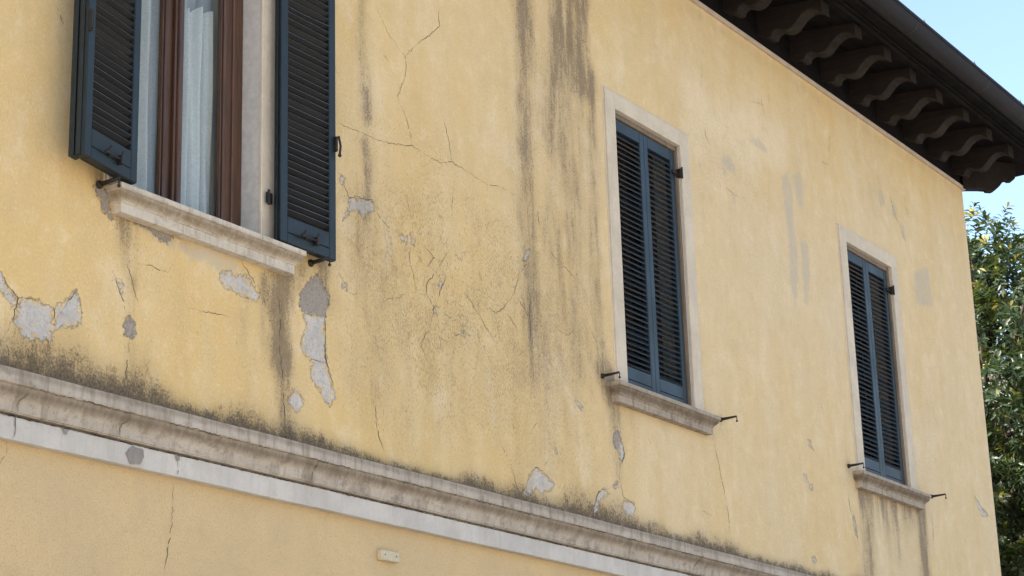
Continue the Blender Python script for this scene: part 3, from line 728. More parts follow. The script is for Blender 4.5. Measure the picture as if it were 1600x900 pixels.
# lower wall
lv, lf, lm = [], [], []
lv += [(0, 0, 0), (XR, 0, 0), (XR, 0, 3.5), (0, 0, 3.5)]; lf.append((0, 1, 2, 3)); lm.append(0)
ribbons(CRACKS_LOW, .0024, lambda x, z: -.0012, lv, lf, lm, 1, 2, 9)
me = bpy.data.meshes.new("lower_wall"); me.from_pydata(lv, [], lf)
for m_ in (M['low'], M['crack_and_groove_shade'], M['crack_and_groove_shade_soft']): me.materials.append(m_)
me.polygons.foreach_set('material_index', lm)
o = bpy.data.objects.new("lower_wall", me); COL.objects.link(o); o.parent = house
# other walls and inner floor, so that the house is a closed volume
DEP = 9.0
m = MB(); m.face([(XR, 0, 0), (XR, DEP, 0), (XR, DEP, 7.66), (XR, 0, 7.66)]); m.build("side_wall", M['low'], house)
m = MB(); m.face([(0, DEP, 0), (0, 0, 0), (0, 0, 7.66), (0, DEP, 7.66)]); m.build("side_wall", M['low'], house)
m = MB(); m.face([(XR, DEP, 0), (0, DEP, 0), (0, DEP, 7.66), (XR, DEP, 7.66)]); m.build("rear_wall", M['low'], house)
m = MB(); m.box((.02, .32, 3.7), (XR - .02, DEP - .02, 3.8)); m.box((.02, .32, 7.0), (XR - .02, DEP - .02, 7.1))
m.box((4.6, .32, 3.8), (4.7, 5, 7.0)); m.box((8.6, .32, 3.8), (8.7, 5, 7.0)); m.box((4.7, 4.9, 3.8), (8.6, 5, 7.0))
m.box((4.7, .305, 3.8), (5.93, .32, 7.0)); m.box((6.815, .305, 3.8), (8.6, .32, 7.0)); m.box((5.93, .305, 6.47), (6.815, .32, 7.0)); m.box((5.93, .305, 3.8), (6.815, .32, 4.665))
m.build("inner_walls", M['room'], house)

# ---- string course (cornice)
PROF = [(0.0, 3.738), (-.098, 3.712), (-.101, 3.709), (-.101, 3.652), (-.098, 3.649), (-.088, 3.649), (-.087, 3.640),
        (-.083, 3.628), (-.076, 3.616), (-.067, 3.605), (-.060, 3.594), (-.0565, 3.583), (-.055, 3.572), (-.054, 3.5575), (-.052, 3.552), (-.047, 3.550),
        (-.047, 3.546), (-.020, 3.545), (-.020, 3.534), (-.043, 3.5325), (-.0435, 3.442), (-.041, 3.4395), (0.0, 3.4395)]
def corn_off(z):
    zz = [p[1] for p in PROF[1:]][::-1]; yy = [p[0] for p in PROF[1:]][::-1]
    return float(np.interp(z, zz, yy))
cxs = np.concatenate([np.linspace(0, 4.4, 12), np.linspace(4.45, XR, 330)])
vv = []; ff = []; mi = []
wob = [0, 0, 0]
rr = random.Random(5)
amp = np.zeros((len(cxs), len(PROF), 2))
for j, (y, z) in enumerate(PROF):
    jj = j // 5
    r2 = np.random.default_rng(50 + jj)
    f = sum(np.sin(cxs * r2.uniform(1, 9) + r2.uniform(0, 6)) for _ in range(6)) / 6
    amp[:, j, 0] = f * .0025; amp[:, j, 1] = f[::-1] * .0022
for i, x in enumerate(cxs):
    for j, (y, z) in enumerate(PROF):
        last = j in (0, len(PROF) - 1)
        chip = rr.uniform(-1, 1) * .0012 if j in (2, 3, 13, 20) else 0
        vv.append((x, y + (0 if last else amp[i, j, 0] + chip), z + amp[i, j, 1] + (chip if not last else 0)))
nP = len(PROF)
for i in range(len(cxs) - 1):
    for j in range(nP - 1):
        a = i * nP + j
        ff.append((a, a + 1, a + nP + 1, a + nP)); mi.append(1 if j >= 18 else 0)
def corn_face(x, z):
    return corn_off(z) - .004
ribbons(CORN_CRACKS, .0045, corn_face, vv, ff, mi, 2, 3, 21)
ribbons(CORN_CRACKS2, .006, lambda x, z: -.0475, vv, ff, mi, 2, 3, 22)
ribbons([[[x, 3.650], [x + .004, 3.711]] for x in CORN_SEAMS], .0035, lambda x, z: -.1052, vv, ff, mi, 3, 3, 23)
rl = random.Random(77)
for z_, off_, w_ in ((3.5395, -.0212, .0065), (3.6478, -.0985, .0042), (3.5345, -.0445, .0026)):  # dark ribbons put groove shade and the line under the slab into colour
    lines = []; x = 4.5
    while x < XR - .3:
        L_ = rl.uniform(.12, .9); lines.append([[x, z_ + rl.uniform(-.001, .001)], [min(x + L_, XR - .05), z_ + rl.uniform(-.001, .001)]]); x += L_ + (rl.uniform(0.0, .12) if w_ < .006 else -.02)
    ribbons(lines, w_, lambda x, z, o_=off_: o_ - .0025, vv, ff, mi, 2, 3, 31)
for q in CORN_SPOTS:
    k = len(vv); c0 = np.mean(q, axis=0); pts = []
    for i in range(len(q)):
        a, b = q[i], q[(i + 1) % len(q)]
        for t in (0, .25, .5, .75):
            pts.append((a[0] + (b[0] - a[0]) * t + rr.uniform(-.003, .003), a[1] + (b[1] - a[1]) * t + rr.uniform(-.003, .003)))
    vv += [(x, -.0472, min(z, 3.531)) for x, z in pts]; ff.append(tuple(k + i for i in range(len(pts)))); mi.append(4)
me = bpy.data.meshes.new("cornice"); me.from_pydata(vv, [], ff)
for m_ in (M['cornice'], M['fascia'], M['crack_and_groove_shade'], M['crack_and_groove_shade_soft'], mat_plain("exposed_grey_mortar", (.25, .23, .21), .95)): me.materials.append(m_)
me.polygons.foreach_set('material_index', mi); me.update()
o = bpy.data.objects.new("cornice", me); COL.objects.link(o); o.parent = house
o['label'] = "weathered moulded stone string course with pale painted band below"

# ---- eaves strip
m = MB()
m.box((0, -.026, 7.600), (XR + .026, .0, 7.629), .003); m.box((XR, 0, 7.600), (XR + .026, DEP, 7.629), .003)
m.build("eaves_moulding", M['strip'], house)
m = MB(); m.box((0, -.008, 7.631), (XR + .008, .03, 7.93)); m.box((XR - .03, .031, 7.631), (XR + .008, DEP, 7.93))
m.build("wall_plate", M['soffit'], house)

# ---- soffit, rafters, gutter, roof
def zs_(off): return 7.905 - .10 * off
OV = .74; OX = .60
m = MB()
r5 = random.Random(3)
nb = 6
for k in range(nb):       # boards run along the eaves, mitred at the corner
    o0 = OV * k / nb + .003; o1 = OV * (k + 1) / nb - .003; dz = r5.uniform(-.002, .002)
    p0 = OX * k / nb + .003; p1 = OX * (k + 1) / nb - .003; q0 = zs_(o0) + dz; q1 = zs_(o1) + dz
    m.face([(0, -o0, q0), (0, -o1, q1), (XR + p1, -o1, q1), (XR + p0, -o0, q0)])
    m.face([(XR + p0, -o0, q0), (XR + p1, -o1, q1), (XR + p1, DEP, q1), (XR + p0, DEP, q0)])
m.face([(0, 0, 7.925), (0, -OV, 7.855), (XR + OX, -OV, 7.855), (XR, 0, 7.925)]); m.face([(XR, 0, 7.925), (XR + OX, -OV, 7.855), (XR + OX, DEP, 7.855), (XR, DEP, 7.925)])
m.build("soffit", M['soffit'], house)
m = MB()
m.box((0, -.625, zs_(.6) - .036), (XR + .50, -.590, zs_(.6) - .004), .006)
m.box((0, -.655, zs_(.64) - .022), (XR + .52, -.632, zs_(.64) - .004), .004)
m.box((0, -OV - .022, 7.80), (XR + OX + .022, -OV, 7.93), .004)
m.box((XR + OX, -OV + .001, 7.862), (XR + OX + .022, DEP, 7.95), .004)
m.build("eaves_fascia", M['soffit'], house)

CORB = [(0.0, 7.700), (.03, 7.700), (.05, 7.684), (.075, 7.668), (.100, 7.660), (.118, 7.664), (.126, 7.682), (.140, 7.700), (.170, 7.708), (.195, 7.700), (.215, 7.688), (.245, 7.680),
        (.275, 7.682), (.300, 7.694), (.330, 7.722), (.360, 7.752), (.395, 7.776), (.43, 7.787), (.465, 7.786), (.492, 7.776), (.512, 7.762), (.54, 7.742)]
def corbel_mesh(w, sc=1.0, dz=0.0, name="rafter_corbel"):
    m = MB(); n = len(CORB)
    pr = [(o_ * sc, z + dz * (1 - .3 * o_ / .54)) for o_, z in CORB]
    ch = .006
    rows = []
    for o_, z in pr:
        top = 7.902 - .10 * o_
        rows.append([(-w / 2, -o_, top), (-w / 2, -o_, z + ch), (-w / 2 + ch, -o_, z), (w / 2 - ch, -o_, z), (w / 2, -o_, z + ch), (w / 2, -o_, top)])
    for a, b in zip(rows[:-1], rows[1:]):
        for j in range(5):
            m.face([a[j], a[j + 1], b[j + 1], b[j]][::-1])
    m.face(rows[-1][::-1])
    return m
c0 = None
for k in range(30):
    x = 16.035 - .525 * k
    if x < 3: break
    if c0 is None:
        c0 = corbel_mesh(.125).build("rafter_corbel", M['rafter'], house, loc=(x, 0, 0)); c = c0
    else:
        c = c0.copy(); COL.objects.link(c); c.parent = house
    c.location = (x + r5.uniform(-.006, .006), 0, 0)
    c.rotation_euler = (0, 0, r5.uniform(-.006, .006))
    c.scale = (r5.uniform(.93, 1.07), r5.uniform(.975, 1.02), 1)
_c = CORB
CORB = [(0.0, 7.602), (.06, 7.606), (.17, 7.610), (.232, 7.608), (.238, 7.596), (.29, 7.595), (.315, 7.606), (.345, 7.632), (.375, 7.668), (.403, 7.700), (.425, 7.706), (.447, 7.706), (.452, 7.699), (.49, 7.702), (.503, 7.716), (.512, 7.745)]
dg = corbel_mesh(.10).build("hip_corbel", M['rafter'], house, loc=(XR - .005, 0.005, 0), rz=math.radians(45))
CORB = _c
for k in range(14):       # the side of the house, beyond the corner
    c = c0.copy(); COL.objects.link(c); c.parent = house
    c.location = (XR, .62 + .6 * k, 0); c.rotation_euler = (0, 0, math.radians(90))

# gutter: half round trough, rolled lip, joints
GC = (-.812, 7.902); GR = .090
m = MB()
def gut(m, path_dir, L0, L1, seg=2):
    pass
pts = []
for j in range(15):
    t = math.radians(180 + 180 * j / 14)
    pts.append((GC[0] - GR * math.cos(t) * -1, GC[1] + GR * math.sin(t)))
inner = [(GC[0] + (p[0] - GC[0]) * .955, GC[1] + (p[1] - GC[1]) * .955) for p in pts]
prof = pts + inner[::-1]
XG = XR + OX + .03
def sweep_corner(m, prof):
    n = len(prof)
    for j in range(n):
        (y0, z0), (y1, z1) = prof[j], prof[(j + 1) % n]
        m.face([(0, y0, z0), (XG, y0, z0), (XG, y1, z1), (0, y1, z1)])
    m.face([(XG, p[0], p[1]) for p in prof[:15]]); m.face([(XG + .003, p[0], p[1]) for p in prof[:15]][::-1])
sweep_corner(m, prof)
GY = GC[0] - GR
gutter = m.build("gutter", M['gutter'], house, smooth=False)
m = MB(); m.tube([(0, GY - .002, GC[1] + .006), (XG + .003, GY - .002, GC[1] + .006)], .0125, 10)
m.build("gutter_lip", M['gutter'], gutter, smooth=True)
jm = MB()
ring = []
for j in range(17):
    t = math.radians(176 + 188 * j / 16); ring.append((math.cos(t), math.sin(t)))
for x0_, x1_, R_ in ((-.0035, .0035, GR + .0035), (.0035, .009, GR + .0012)):
    for a, b in zip(ring[:-1], ring[1:]):
        P_ = lambda q, x: (x, q[0] * R_, q[1] * R_)
        jm.face([P_(a, x0_), P_(a, x1_), P_(b, x1_), P_(b, x0_)])
joint = None
for x in (14.62, 15.42, 16.05, 16.62, 13.2, 12.1):
    if joint is None:
        joint = jm.build("gutter_joint", M['iron'], gutter); j_ = joint
    else:
        j_ = joint.copy(); COL.objects.link(j_); j_.parent = gutter
    j_.location = (x, GC[0], GC[1])
br0 = None
for x in (12.3, 13.3, 14.3, 15.3, 16.3):
    if br0 is None:
        b_ = MB(); b_.box((-.012, GY - .012, GC[1] + .004), (.012, GY + .10, GC[1] + .022), .002)
        b_.tube([(0, GY - .004, GC[1] + .02), (0, GY - .006, GC[1] + .038)], .0045, 6)
        br0 = b_.build("gutter_bracket", M['iron'], gutter); q_ = br0
    else:
        q_ = br0.copy(); COL.objects.link(q_); q_.parent = gutter
    q_.location = (x, 0, 0)

# roof: hipped, tiled
ez = 7.965; ov = OV + .045; rh = 1.75; hy = DEP / 2
m = MB()
ox = OX + .04; A_ = (-ov, -ov, ez); B_ = (XR + ox, -ov, ez); C_ = (XR + ox, DEP + ov, ez); D_ = (-ov, DEP + ov, ez)
R0 = (hy, hy, ez + rh); R1 = (XR - hy, hy, ez + rh)
m.face([A_, B_, R1, R0]); m.face([B_, C_, R1]); m.face([C_, D_, R0, R1]); m.face([D_, A_, R0])
dn = .05
lo = [(p[0], p[1], p[2] - dn) for p in (A_, B_, C_, D_)]
for a, b, c, d in ((A_, lo[0], lo[1], B_), (B_, lo[1], lo[2], C_), (C_, lo[2], lo[3], D_), (D_, lo[3], lo[0], A_)):
    m.face([a, b, c, d])
m.face(lo)
m.build("roof", M['tile'], house)

# ---- casings, sills
def casing(w, bottom, mat):
    a, b, c, d = w
    t = .016; wd = .115; m = MB()
    x0, x1, z1 = a - wd, b + wd, d + wd - .005
    m.box((x0, -t, bottom), (a, .004, z1), .003)
    m.box((b, -t, bottom), (x1, .004, z1), .003)
    m.box((a + .0005, -t, d), (b - .0005, .004, z1), .003)
    # feathered plaster edge round the band
    e = .014
    m.box((x0 - e, -.005, bottom), (x0 - .0005, .003, z1 + e), .002); m.box((x1 + .0005, -.005, bottom), (x1 + e, .003, z1 + e), .002); m.box((x0, -.005, z1 + .0005), (x1, .003, z1 + e), .002)
    return m.build("window_casing", mat, house)
SILLP = [(0.0, .006), (.086, .0), (.091, -.003), (.091, -.026), (.088, -.029), (.082, -.030), (.083, -.036), (.079, -.046), (.071, -.056), (.062, -.064), (.056, -.070), (.056, -.075), (.051, -.077), (.050, -.079), (.050, -.120), (.0, -.1205)]
def sill(cx, ztop, mat, half=.528, seed=0):
    vv, ff = [], []
    r = random.Random(seed); nx_ = 46
    rows = []
    for o_, dz in SILLP:
        h = half + o_; row = []
        row.append((cx - h, .004, ztop + dz))
        for i in range(nx_ + 1):
            x = cx - h + 2 * h * i / nx_
            j = r.uniform(-.0011, .0011) if .02 < o_ else 0
            row.append((x, -o_ + j, ztop + dz + j))
        row.append((cx + h, .004, ztop + dz))
        rows.append(row)
    n = len(rows[0])
    for row in rows: vv += row
    for k in range(len(rows) - 1):
        for i in range(n - 1):
            a = k * n + i
            ff.append((a, a + n, a + n + 1, a + 1))
    me = bpy.data.meshes.new("window_sill"); me.from_pydata(vv, [], ff); me.materials.append(mat); me.update()
    o = bpy.data.objects.new("window_sill", me); COL.objects.link(o); o.parent = house
    # seat of the sill in the opening
    return o
for w, zt, mt, cx in ((W1, 4.665, M['sill_hi'], 6.44), (W2, 4.605, M['sill'], 10.572), (W3, 4.605, M['sill'], 13.975)):
    casing(w, zt + .003, M['casing'])
    sill(cx, zt, mt, seed=int(cx * 10))
    m = MB(); m.box((w[0] + .001, .0045, zt - .03), (w[1] - .001, .26, zt + .012), .003)
    m.build("sill_seat", mt, house)

# ---- shutters
def slats(m, x0, x1, z0, z1, flip, pitch=.0352, depth=.034, seed=0, broken=()):
    r = random.Random(seed); n = int((z1 - z0) / pitch)
    for k in range(n):
        zc = z0 + (k + .5) * (z1 - z0) / n
        ang = math.radians(44 + r.uniform(-5, 5)); hw = .0225; th = .0032
        s_ = 1 if flip else -1        # flip: visible (front) edge is the upper one
        dy, dz = math.cos(ang) * hw, math.sin(ang) * hw * s_
        ty, tz = math.sin(ang) * th * s_, math.cos(ang) * th
        dza = r.uniform(-.002, .002); dzb = r.uniform(-.002, .002)
        if k in broken: dza += r.uniform(-.012, .004); dzb += r.uniform(-.003, .012)
        nseg = 3 if k in broken else 1
        y_c = depth / 2
        prev = None
        for i in range(nseg + 1):
            t = i / nseg; x = x0 + (x1 - x0) * t
            zz = zc + dza + (dzb - dza) * t + (r.uniform(-.004, .004) if 0 < i < nseg else 0)
            q = [(x, y_c - dy - ty, zz + dz - tz), (x, y_c - dy + ty, zz + dz + tz), (x, y_c + dy + ty, zz - dz + tz), (x, y_c + dy - ty, zz - dz - tz)]
            if prev:
                for j in range(4):
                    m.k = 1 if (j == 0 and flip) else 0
                    m.face([prev[j], q[j], q[(j + 1) % 4], prev[(j + 1) % 4]])
            prev = q
def shutter(w, h, loc, rz, mat, flip, seed, thick=.036, broken=(), topr=.075, both=0):
    st = .052; bot = .135
    m = MB()
    m.box((0, 0, 0), (st, thick, h), .004); m.box((w - st, 0, 0), (w, thick, h), .004)
    m.box((st + .0006, .001, 0), (w - st - .0006, thick - .001, .052), .0025)
    m.box((st + .0006, .001, .0545), (w - st - .0006, thick - .001, bot), .0025)
    m.box((st + .0006, .001, h - topr), (w - st - .0006, thick - .001, h), .003)
    # grooves on the closing edge: a rebated strip on each side
    m.box((-.007, thick * .45, .002), (-.0004, thick - .002, h - .002), .0015)
    m.box((w + .0004, thick * .45, .002), (w + .007, thick - .002, h - .002), .0015)
    f = m.build("shutter", mat, house, loc=loc, rz=rz)
    s_ = MB(); slats(s_, st - .002, w - st + .002, bot + .004, h - topr - .004, flip, seed=seed, broken=broken, depth=thick)
    s_.build("louvres", [M["slat_shade"], M["slat_edge_light"]] if flip else [mat, mat], f)
    return f
def add(child_mb, name, mat, parent, smooth=False):
    return child_mb.build(name, mat, parent, smooth)

# closed pairs
hinge_m = MB(); hinge_m.box((0, -.030, 0), (.022, .012, .062), .004); hinge_m.tube([(.011, -.033, -.008), (.011, -.033, .07)], .007, 8); hinge_m.box((-.055, -.004, .02), (.0, .004, .045), .002)
for w, xl, zb, seeds in ((W2, 10.176, 4.632, (1, 2)), (W3, 13.566, 4.632, (3, 4))):
    wd = (w[1] - w[0] - .034) / 2
    zt = 6.388
    a = shutter(wd, zt - zb, (xl, .022, zb), 0, M['shut'], False, seeds[0])
    a['label'] = "closed left leaf of slate blue louvred shutter"
    b = shutter(wd, zt - zb, (xl + wd + .003, .024, zb), 0, M['shut'], False, seeds[1])
    b['label'] = "closed right leaf of slate blue louvred shutter"
    h_ = hinge_m.build("hinge", M['iron'], b, loc=(wd + .006, -.012, 6.205 - zb))
    h2 = h_.copy(); COL.objects.link(h2); h2.parent = a; h2.location = (-.028, .012, 6.205 - zb); h2.scale = (1, .35, 1)
    # wooden frame the leaves close against, window behind
    m = MB()
    m.box((w[0] + .0005, .012, 4.622), (w[0] + .004, .10, w[3] - .001)); m.box((w[1] - .018, .010, 4.622), (w[1] - .0005, .10, w[3] - .001), .002)
    m.box((w[0] + .0045, .016, w[3] - .034), (w[1] - .0185, .10, w[3] - .001), .002)
    m.build("shutter_frame", M['oldwood'], house)
    m = MB(); m.box((w[0] + .002, .20, 4.62), (w[0] + .07, .26, w[3] - .002)); m.box((w[1] - .07, .20, 4.62), (w[1] - .002, .26, w[3] - .002)); m.box((w[0] + .071, .20, w[3] - .07), (w[1] - .071, .26, w[3] - .002)); m.box((w[0] + .071, .20, 4.62), (w[1] - .071, .26, 4.70)); m.box(((w[0] + w[1]) / 2 - .04, .195, 4.701), ((w[0] + w[1]) / 2 + .04, .255, w[3] - .071))
    f = m.build("window_frame", M['frame'], house)
    m = MB(); m.face([(w[0], .23, 4.62), (w[1], .23, 4.62), (w[1], .23, w[3]), (w[0], .23, w[3])]); m.build("pane", M['glass'], f)
    m = MB(); m.box((w[0] - .05, .31, 4.5), (w[1] + .05, 1.2, w[3] + .05)); m.build("room_shade_box", M['dark'], house)  # near-black box: darkness of the unlit room put into its colour

# open pair of the near window
zb1 = 4.674; hh = 6.46 - zb1
ang = math.radians(-11)     # left leaf stands off the wall at its free edge
# left leaf: local x from free edge (0) to hinge edge (w)
wL = .405
th = math.radians(12)
fx, fy = 5.905 - wL * math.cos(th), -.100 - wL * math.sin(th)
lf_ = shutter(wL, hh, (fx, fy, zb1), th, M['shut_open'], True, 11, broken=(33, 34), thick=.040)
lf_['label'] = "open left leaf of dark teal louvred shutter, standing off the wall"
m = MB()
for y0, y1, x0 in ((.0415, .052, .006), (.0535, .066, -.002), (.0675, .084, .004)):
    m.box((x0, y0, .004), (x0 + .052, y1, hh - .004), .002)
m.box((.058, .046, .004), (wL - .01, .060, .13), .002)
m.build("folded_leaf_edge", M['shut_open'], lf_)
rt = shutter(.418, hh, (6.872, -.088, zb1 - .002), 0, M['shut_open'], True, 12, broken=(30, 31, 36), thick=.040)
rt['label'] = "open right leaf of dark teal louvred shutter, flat against the wall"

def bolt():
    m = MB()
    m.tube([(-.062, -.014, .0), (.062, -.014, .0)], .0052, 8)
    m.box((-.030, -.008, -.010), (-.018, .002, .012), .002)
    m.tube([(-.060, -.014, 0), (-.062, -.030, .012), (-.058, -.036, .022)], .005, 7)
    m.ball((-.063, -.016, .0), .010, 8, 5)
    m.box((.040, -.024, -.022), (.058, .002, .020), .003)
    m.tube([(.049, -.02, .015), (.049, -.026, .036)], .0055, 7)
    return m
bolt().build("bolt", M['iron'], lf_, loc=(.205, -.0005, .058))
bolt().build("bolt", M['iron'], rt, loc=(.205, -.0005, .058))
m = MB(); m.box((0, -.014, -.03), (.014, .006, .05), .003); m.tube([(.018, -.02, -.045), (.020, -.024, 0), (.010, -.02, .05)], .006, 8); m.ball((.018, -.02, -.05), .010, 8, 5)
m.build("latch", M['iron'], rt, loc=(.402, -.002, .60))
m = MB(); m.box((-.006, -.012, -.04), (.008, .004, .06), .003); m.tube([(-.004, -.014, -.03), (-.004, -.014, .05)], .006, 8)
m.build("latch", M['iron'], lf_, loc=(.004, -.003, .60))
m = MB(); m.box((-.042, .03, .0), (.0, .040, .055), .002); m.tube([(-.034, .026, -.010), (-.034, .026, .065)], .0065, 8)
m.build("hinge", M['iron'], rt, loc=(0, .02, .19))
m = MB(); m.ball((.0, .012, .012), .012, 8, 5); m.ball((.03, .03, .012), .009, 8, 5)
m.build("foot_fitting", M['iron'], lf_, loc=(.010, .0, -.006))

# iron arms that hold the open leaves
def stay(L=.122):
    m = MB()
    m.ball((0, -.004, 0), .017, 8, 5)
    m.tube([(0, .02, 0), (0, -.05, .001), (0, -L, .003)], [.0105, .009, .0065], 8)
    m.tube([(0, -L + .004, .003), (0, -L - .002, -.006), (0, -L, -.020)], .0032, 6)
    m.ball((0, -L, -.028), .0078, 8, 5)
    return m
s0 = None
for x, z, L in ((9.892, 4.628, .122), (11.352, 4.628, .122), (13.292, 4.634, .118), (14.812, 4.634, .118), (5.775, 4.655, .125), (7.195, 4.655, .125)):
    if s0 is None:
        q_ = s0 = stay().build("shutter_stay", M['iron'], house, smooth=True)
    else:
        q_ = s0.copy(); COL.objects.link(q_); q_.parent = house
    q_.location = (x, 0, z)
    if L > .123: q_.scale = (1.15, 1.0, 1.15)

# near window joinery
a, b, c, d = W1
zb = c + .012
m = MB()
m.box((b - .070, .110, zb), (b - .0008, .175, d - .001), .004); m.box((a + .0008, .110, zb), (a + .070, .175, d - .001), .004)
m.box((a + .0705, .112, zb), (b - .0705, .175, zb + .028), .003); m.box((a + .0705, .112, d - .06), (b - .0705, .175, d - .001), .003)
wf = m.build("window_frame", M['frame'], house)
xm = 6.352
def casement(x0, x1):
    m = MB(); st = .060; y0, y1 = .122, .166
    z0, z1 = zb + .030, d - .062
    m.box((x0, y0, z0), (x0 + st, y1, z1), .005); m.box((x1 - st, y0, z0), (x1, y1, z1), .005)
    m.box((x0 + st + .0005, y0 + .002, z0), (x1 - st - .0005, y1 - .002, z0 + .055), .004); m.box((x0 + st + .0005, y0 + .002, z1 - .055), (x1 - st - .0005, y1 - .002, z1), .004)
    # glazing beads
    m.box((x0 + st + .0005, y0 + .012, z0 + .056), (x0 + st + .010, y1 - .006, z1 - .056), .002); m.box((x1 - st - .010, y0 + .012, z0 + .056), (x1 - st - .0005, y1 - .006, z1 - .056), .002)
    o = m.build("casement", M['frame'], house)
    m = MB(); m.box((x0 + st - .004, .1500, z0 + .05), (x1 - st + .004, .1535, z1 - .05))
    m.build("pane", M['glass'], o)
    return o
casement(a + .062, xm - .002); cs = casement(xm + .002, b - .062)
m = MB(); m.box((xm - .020, .098, zb + .03), (xm + .022, .1215, d - .062), .005); m.tube([(xm + .001, .094, zb + .03), (xm + .001, .094, d - .062)], .010, 8)
m.build("meeting_strip", M['frame'], cs)
m = MB(); m.box((a + .002, .095, zb - .001), (b - .002, .1115, zb + .022), .004); m.build("weather_bar", M['frame'], wf)

# ------------------------------------------------------------------ lace curtains inside the near window
M['hem'] = mat_plain('cream_curtain_hem', (.80, .74, .62), .95)
def curtain(x0, x1, label, seed, ztop=5.80, hem=0):
    r = random.Random(seed)
    nx_, nz_ = 90, 60
    vv, ff = [], []
    z0 = zb + .05
    for j in range(nz_ + 1):
        for i in range(nx_ + 1):
            t = i / nx_; s_ = j / nz_
            x = x0 + (x1 - x0) * t
            top = ztop + .022 * abs(math.sin(t * math.pi * (x1 - x0) / .085)) - .05 * math.sin(t * 3.0 + seed)
            z = z0 + (top - z0) * s_
            y = .222 + .026 * math.sin(t * 23 * (x1 - x0) / .31 + seed) + .012 * math.sin(t * 43 + seed * 2 + z * 1.5) + .004 * math.sin(z * 7 + t * 11)
            vv.append((x, y, z))
    for j in range(nz_):
        for i in range(nx_):
            q = j * (nx_ + 1) + i
            ff.append((q, q + 1, q + nx_ + 2, q + nx_ + 1))
    me = bpy.data.meshes.new("lace_curtain"); me.from_pydata(vv, [], ff); me.materials.append(M['lace']); me.materials.append(M['hem'])
    if hem: me.polygons.foreach_set('material_index', [1 if vv[f[0]][0] < hem else 0 for f in ff])
    me.polygons.foreach_set('use_smooth', [True] * len(ff)); me.update()
    o = bpy.data.objects.new("lace_curtain", me); COL.objects.link(o)
    return tag(o, label, "curtain", "lace curtains in the near window")
curtain(6.39, 6.70, "white patterned lace curtain behind the right pane of the open shuttered window", 2)
curtain(5.98, 6.33, "white lace curtain behind the narrow left pane beside the open left shutter", 4, 5.86, 6.215)
def sheer(x0, x1, label):
    vv, ff = [], []; n = 70
    for j in range(13):
        for i in range(n + 1):
            t = i / n
            vv.append((x0 + (x1 - x0) * t, .262 + .014 * math.sin(t * 24) + .006 * math.sin(t * 57 + j * .3), zb + .03 + (d - .06 - zb) * j / 12))
    for j in range(12):
        for i in range(n):
            q = j * (n + 1) + i; ff.append((q, q + 1, q + n + 2, q + n + 1))
    me = bpy.data.meshes.new("sheer_curtain"); me.from_pydata(vv, [], ff)
    n_ = NT("plain_sheer"); n_.b.inputs['Base Color'].default_value = (.74, .74, .72, 1); n_.b.inputs['Roughness'].default_value = .95
    tr = n_.n("ShaderNodeBsdfTransparent"); mx = n_.n("ShaderNodeMixShader"); mx.inputs[0].default_value = .55
    n_.t.links.new(tr.outputs[0], mx.inputs[1]); n_.t.links.new(n_.b.outputs[0], mx.inputs[2]); n_.t.links.new(mx.outputs[0], n_.out.inputs[0])
    me.materials.append(n_.m); me.polygons.foreach_set('use_smooth', [True] * len(ff)); me.update()
    o = bpy.data.objects.new("sheer_curtain", me); COL.objects.link(o)
    return tag(o, label, "curtain")
sheer(5.96, 6.79, "plain grey sheer curtain hanging full height behind the lace inside the open window")

# ------------------------------------------------------------------ small box on the lower wall
jb = empty("wall_box", (7.775, 0, 3.285))
tag(jb, "small cream plastic box screwed to the lower wall under the stone course", "junction box")
m = MB(); m.box((-.072, -.030, -.026), (.072, .001, .026), .004); m.build("cover", M['box'], jb)
for sx in (-.045, .045):
    m = MB(); m.tube([(sx, -.0315, .002), (sx, -.029, .002)], .004, 8); m.build("screw", M['screw'], jb)

# ------------------------------------------------------------------ trees
def leaf_template(r, L, W):
    # bent pointed leaf, 4 stations, folded at the midrib
    st = [(0, 0), (.28, .75), (.58, 1.0), (.84, .55), (1, 0)]
    out = []
    bend = r.uniform(.1, .45)
    for t, w in st:
        out.append((t * L, w * W / 2, -bend * L * t * t))
    return out
def tree(name, label, base, trunk_top, clumps, mat, seed, leafL=.105, n_in=10, group=None):
    r = np.random.default_rng(seed)
    root = empty(name, base)
    tag(root, label, "tree", group)
    bx, by, bz = base
    # trunk and limbs
    m = MB()
    tt = Vector(trunk_top) - Vector(base)
    pts = [Vector((0, 0, -.1))]; rs = [.19]
    for i in range(1, 7):
        t = i / 6
        pts.append(tt * t + Vector((r.uniform(-.07, .07), r.uniform(-.07, .07), 0))); rs.append(.19 * (1 - t) + .035)
    m.tube(pts, rs, 10); m.build("trunk", M['bark'], root, smooth=True)
    m = MB()
    tips = []
    for (c, rad, n) in clumps:
        c = Vector(c) - Vector(base)
        a = tt * min(.95, max(.2, (c.z - .9) / tt.z))
        m.tube([a, (a + c) / 2 + Vector((0, 0, -.12)), c], [.045, .03, .012], 6)
        for k in range(n):
            v = r.normal(size=3); v /= np.linalg.norm(v)
            d = rad * r.uniform(.35, 1.0) ** .6
            p = np.array(c) + v * np.array([d, d, d * .95])
            dirv = v * .75 + np.array([0, 0, .62]) + r.normal(size=3) * .3
            dirv /= np.linalg.norm(dirv)
            tips.append((p, dirv, r.uniform(.7, 1.15), 1))
            if r.random() < .04:
                pc = Vector(p); m.tube([c * .4 + pc * .6, pc], [.006, .003], 4)
    m.build("limbs", M['bark'], root, smooth=True)
    return root, tips
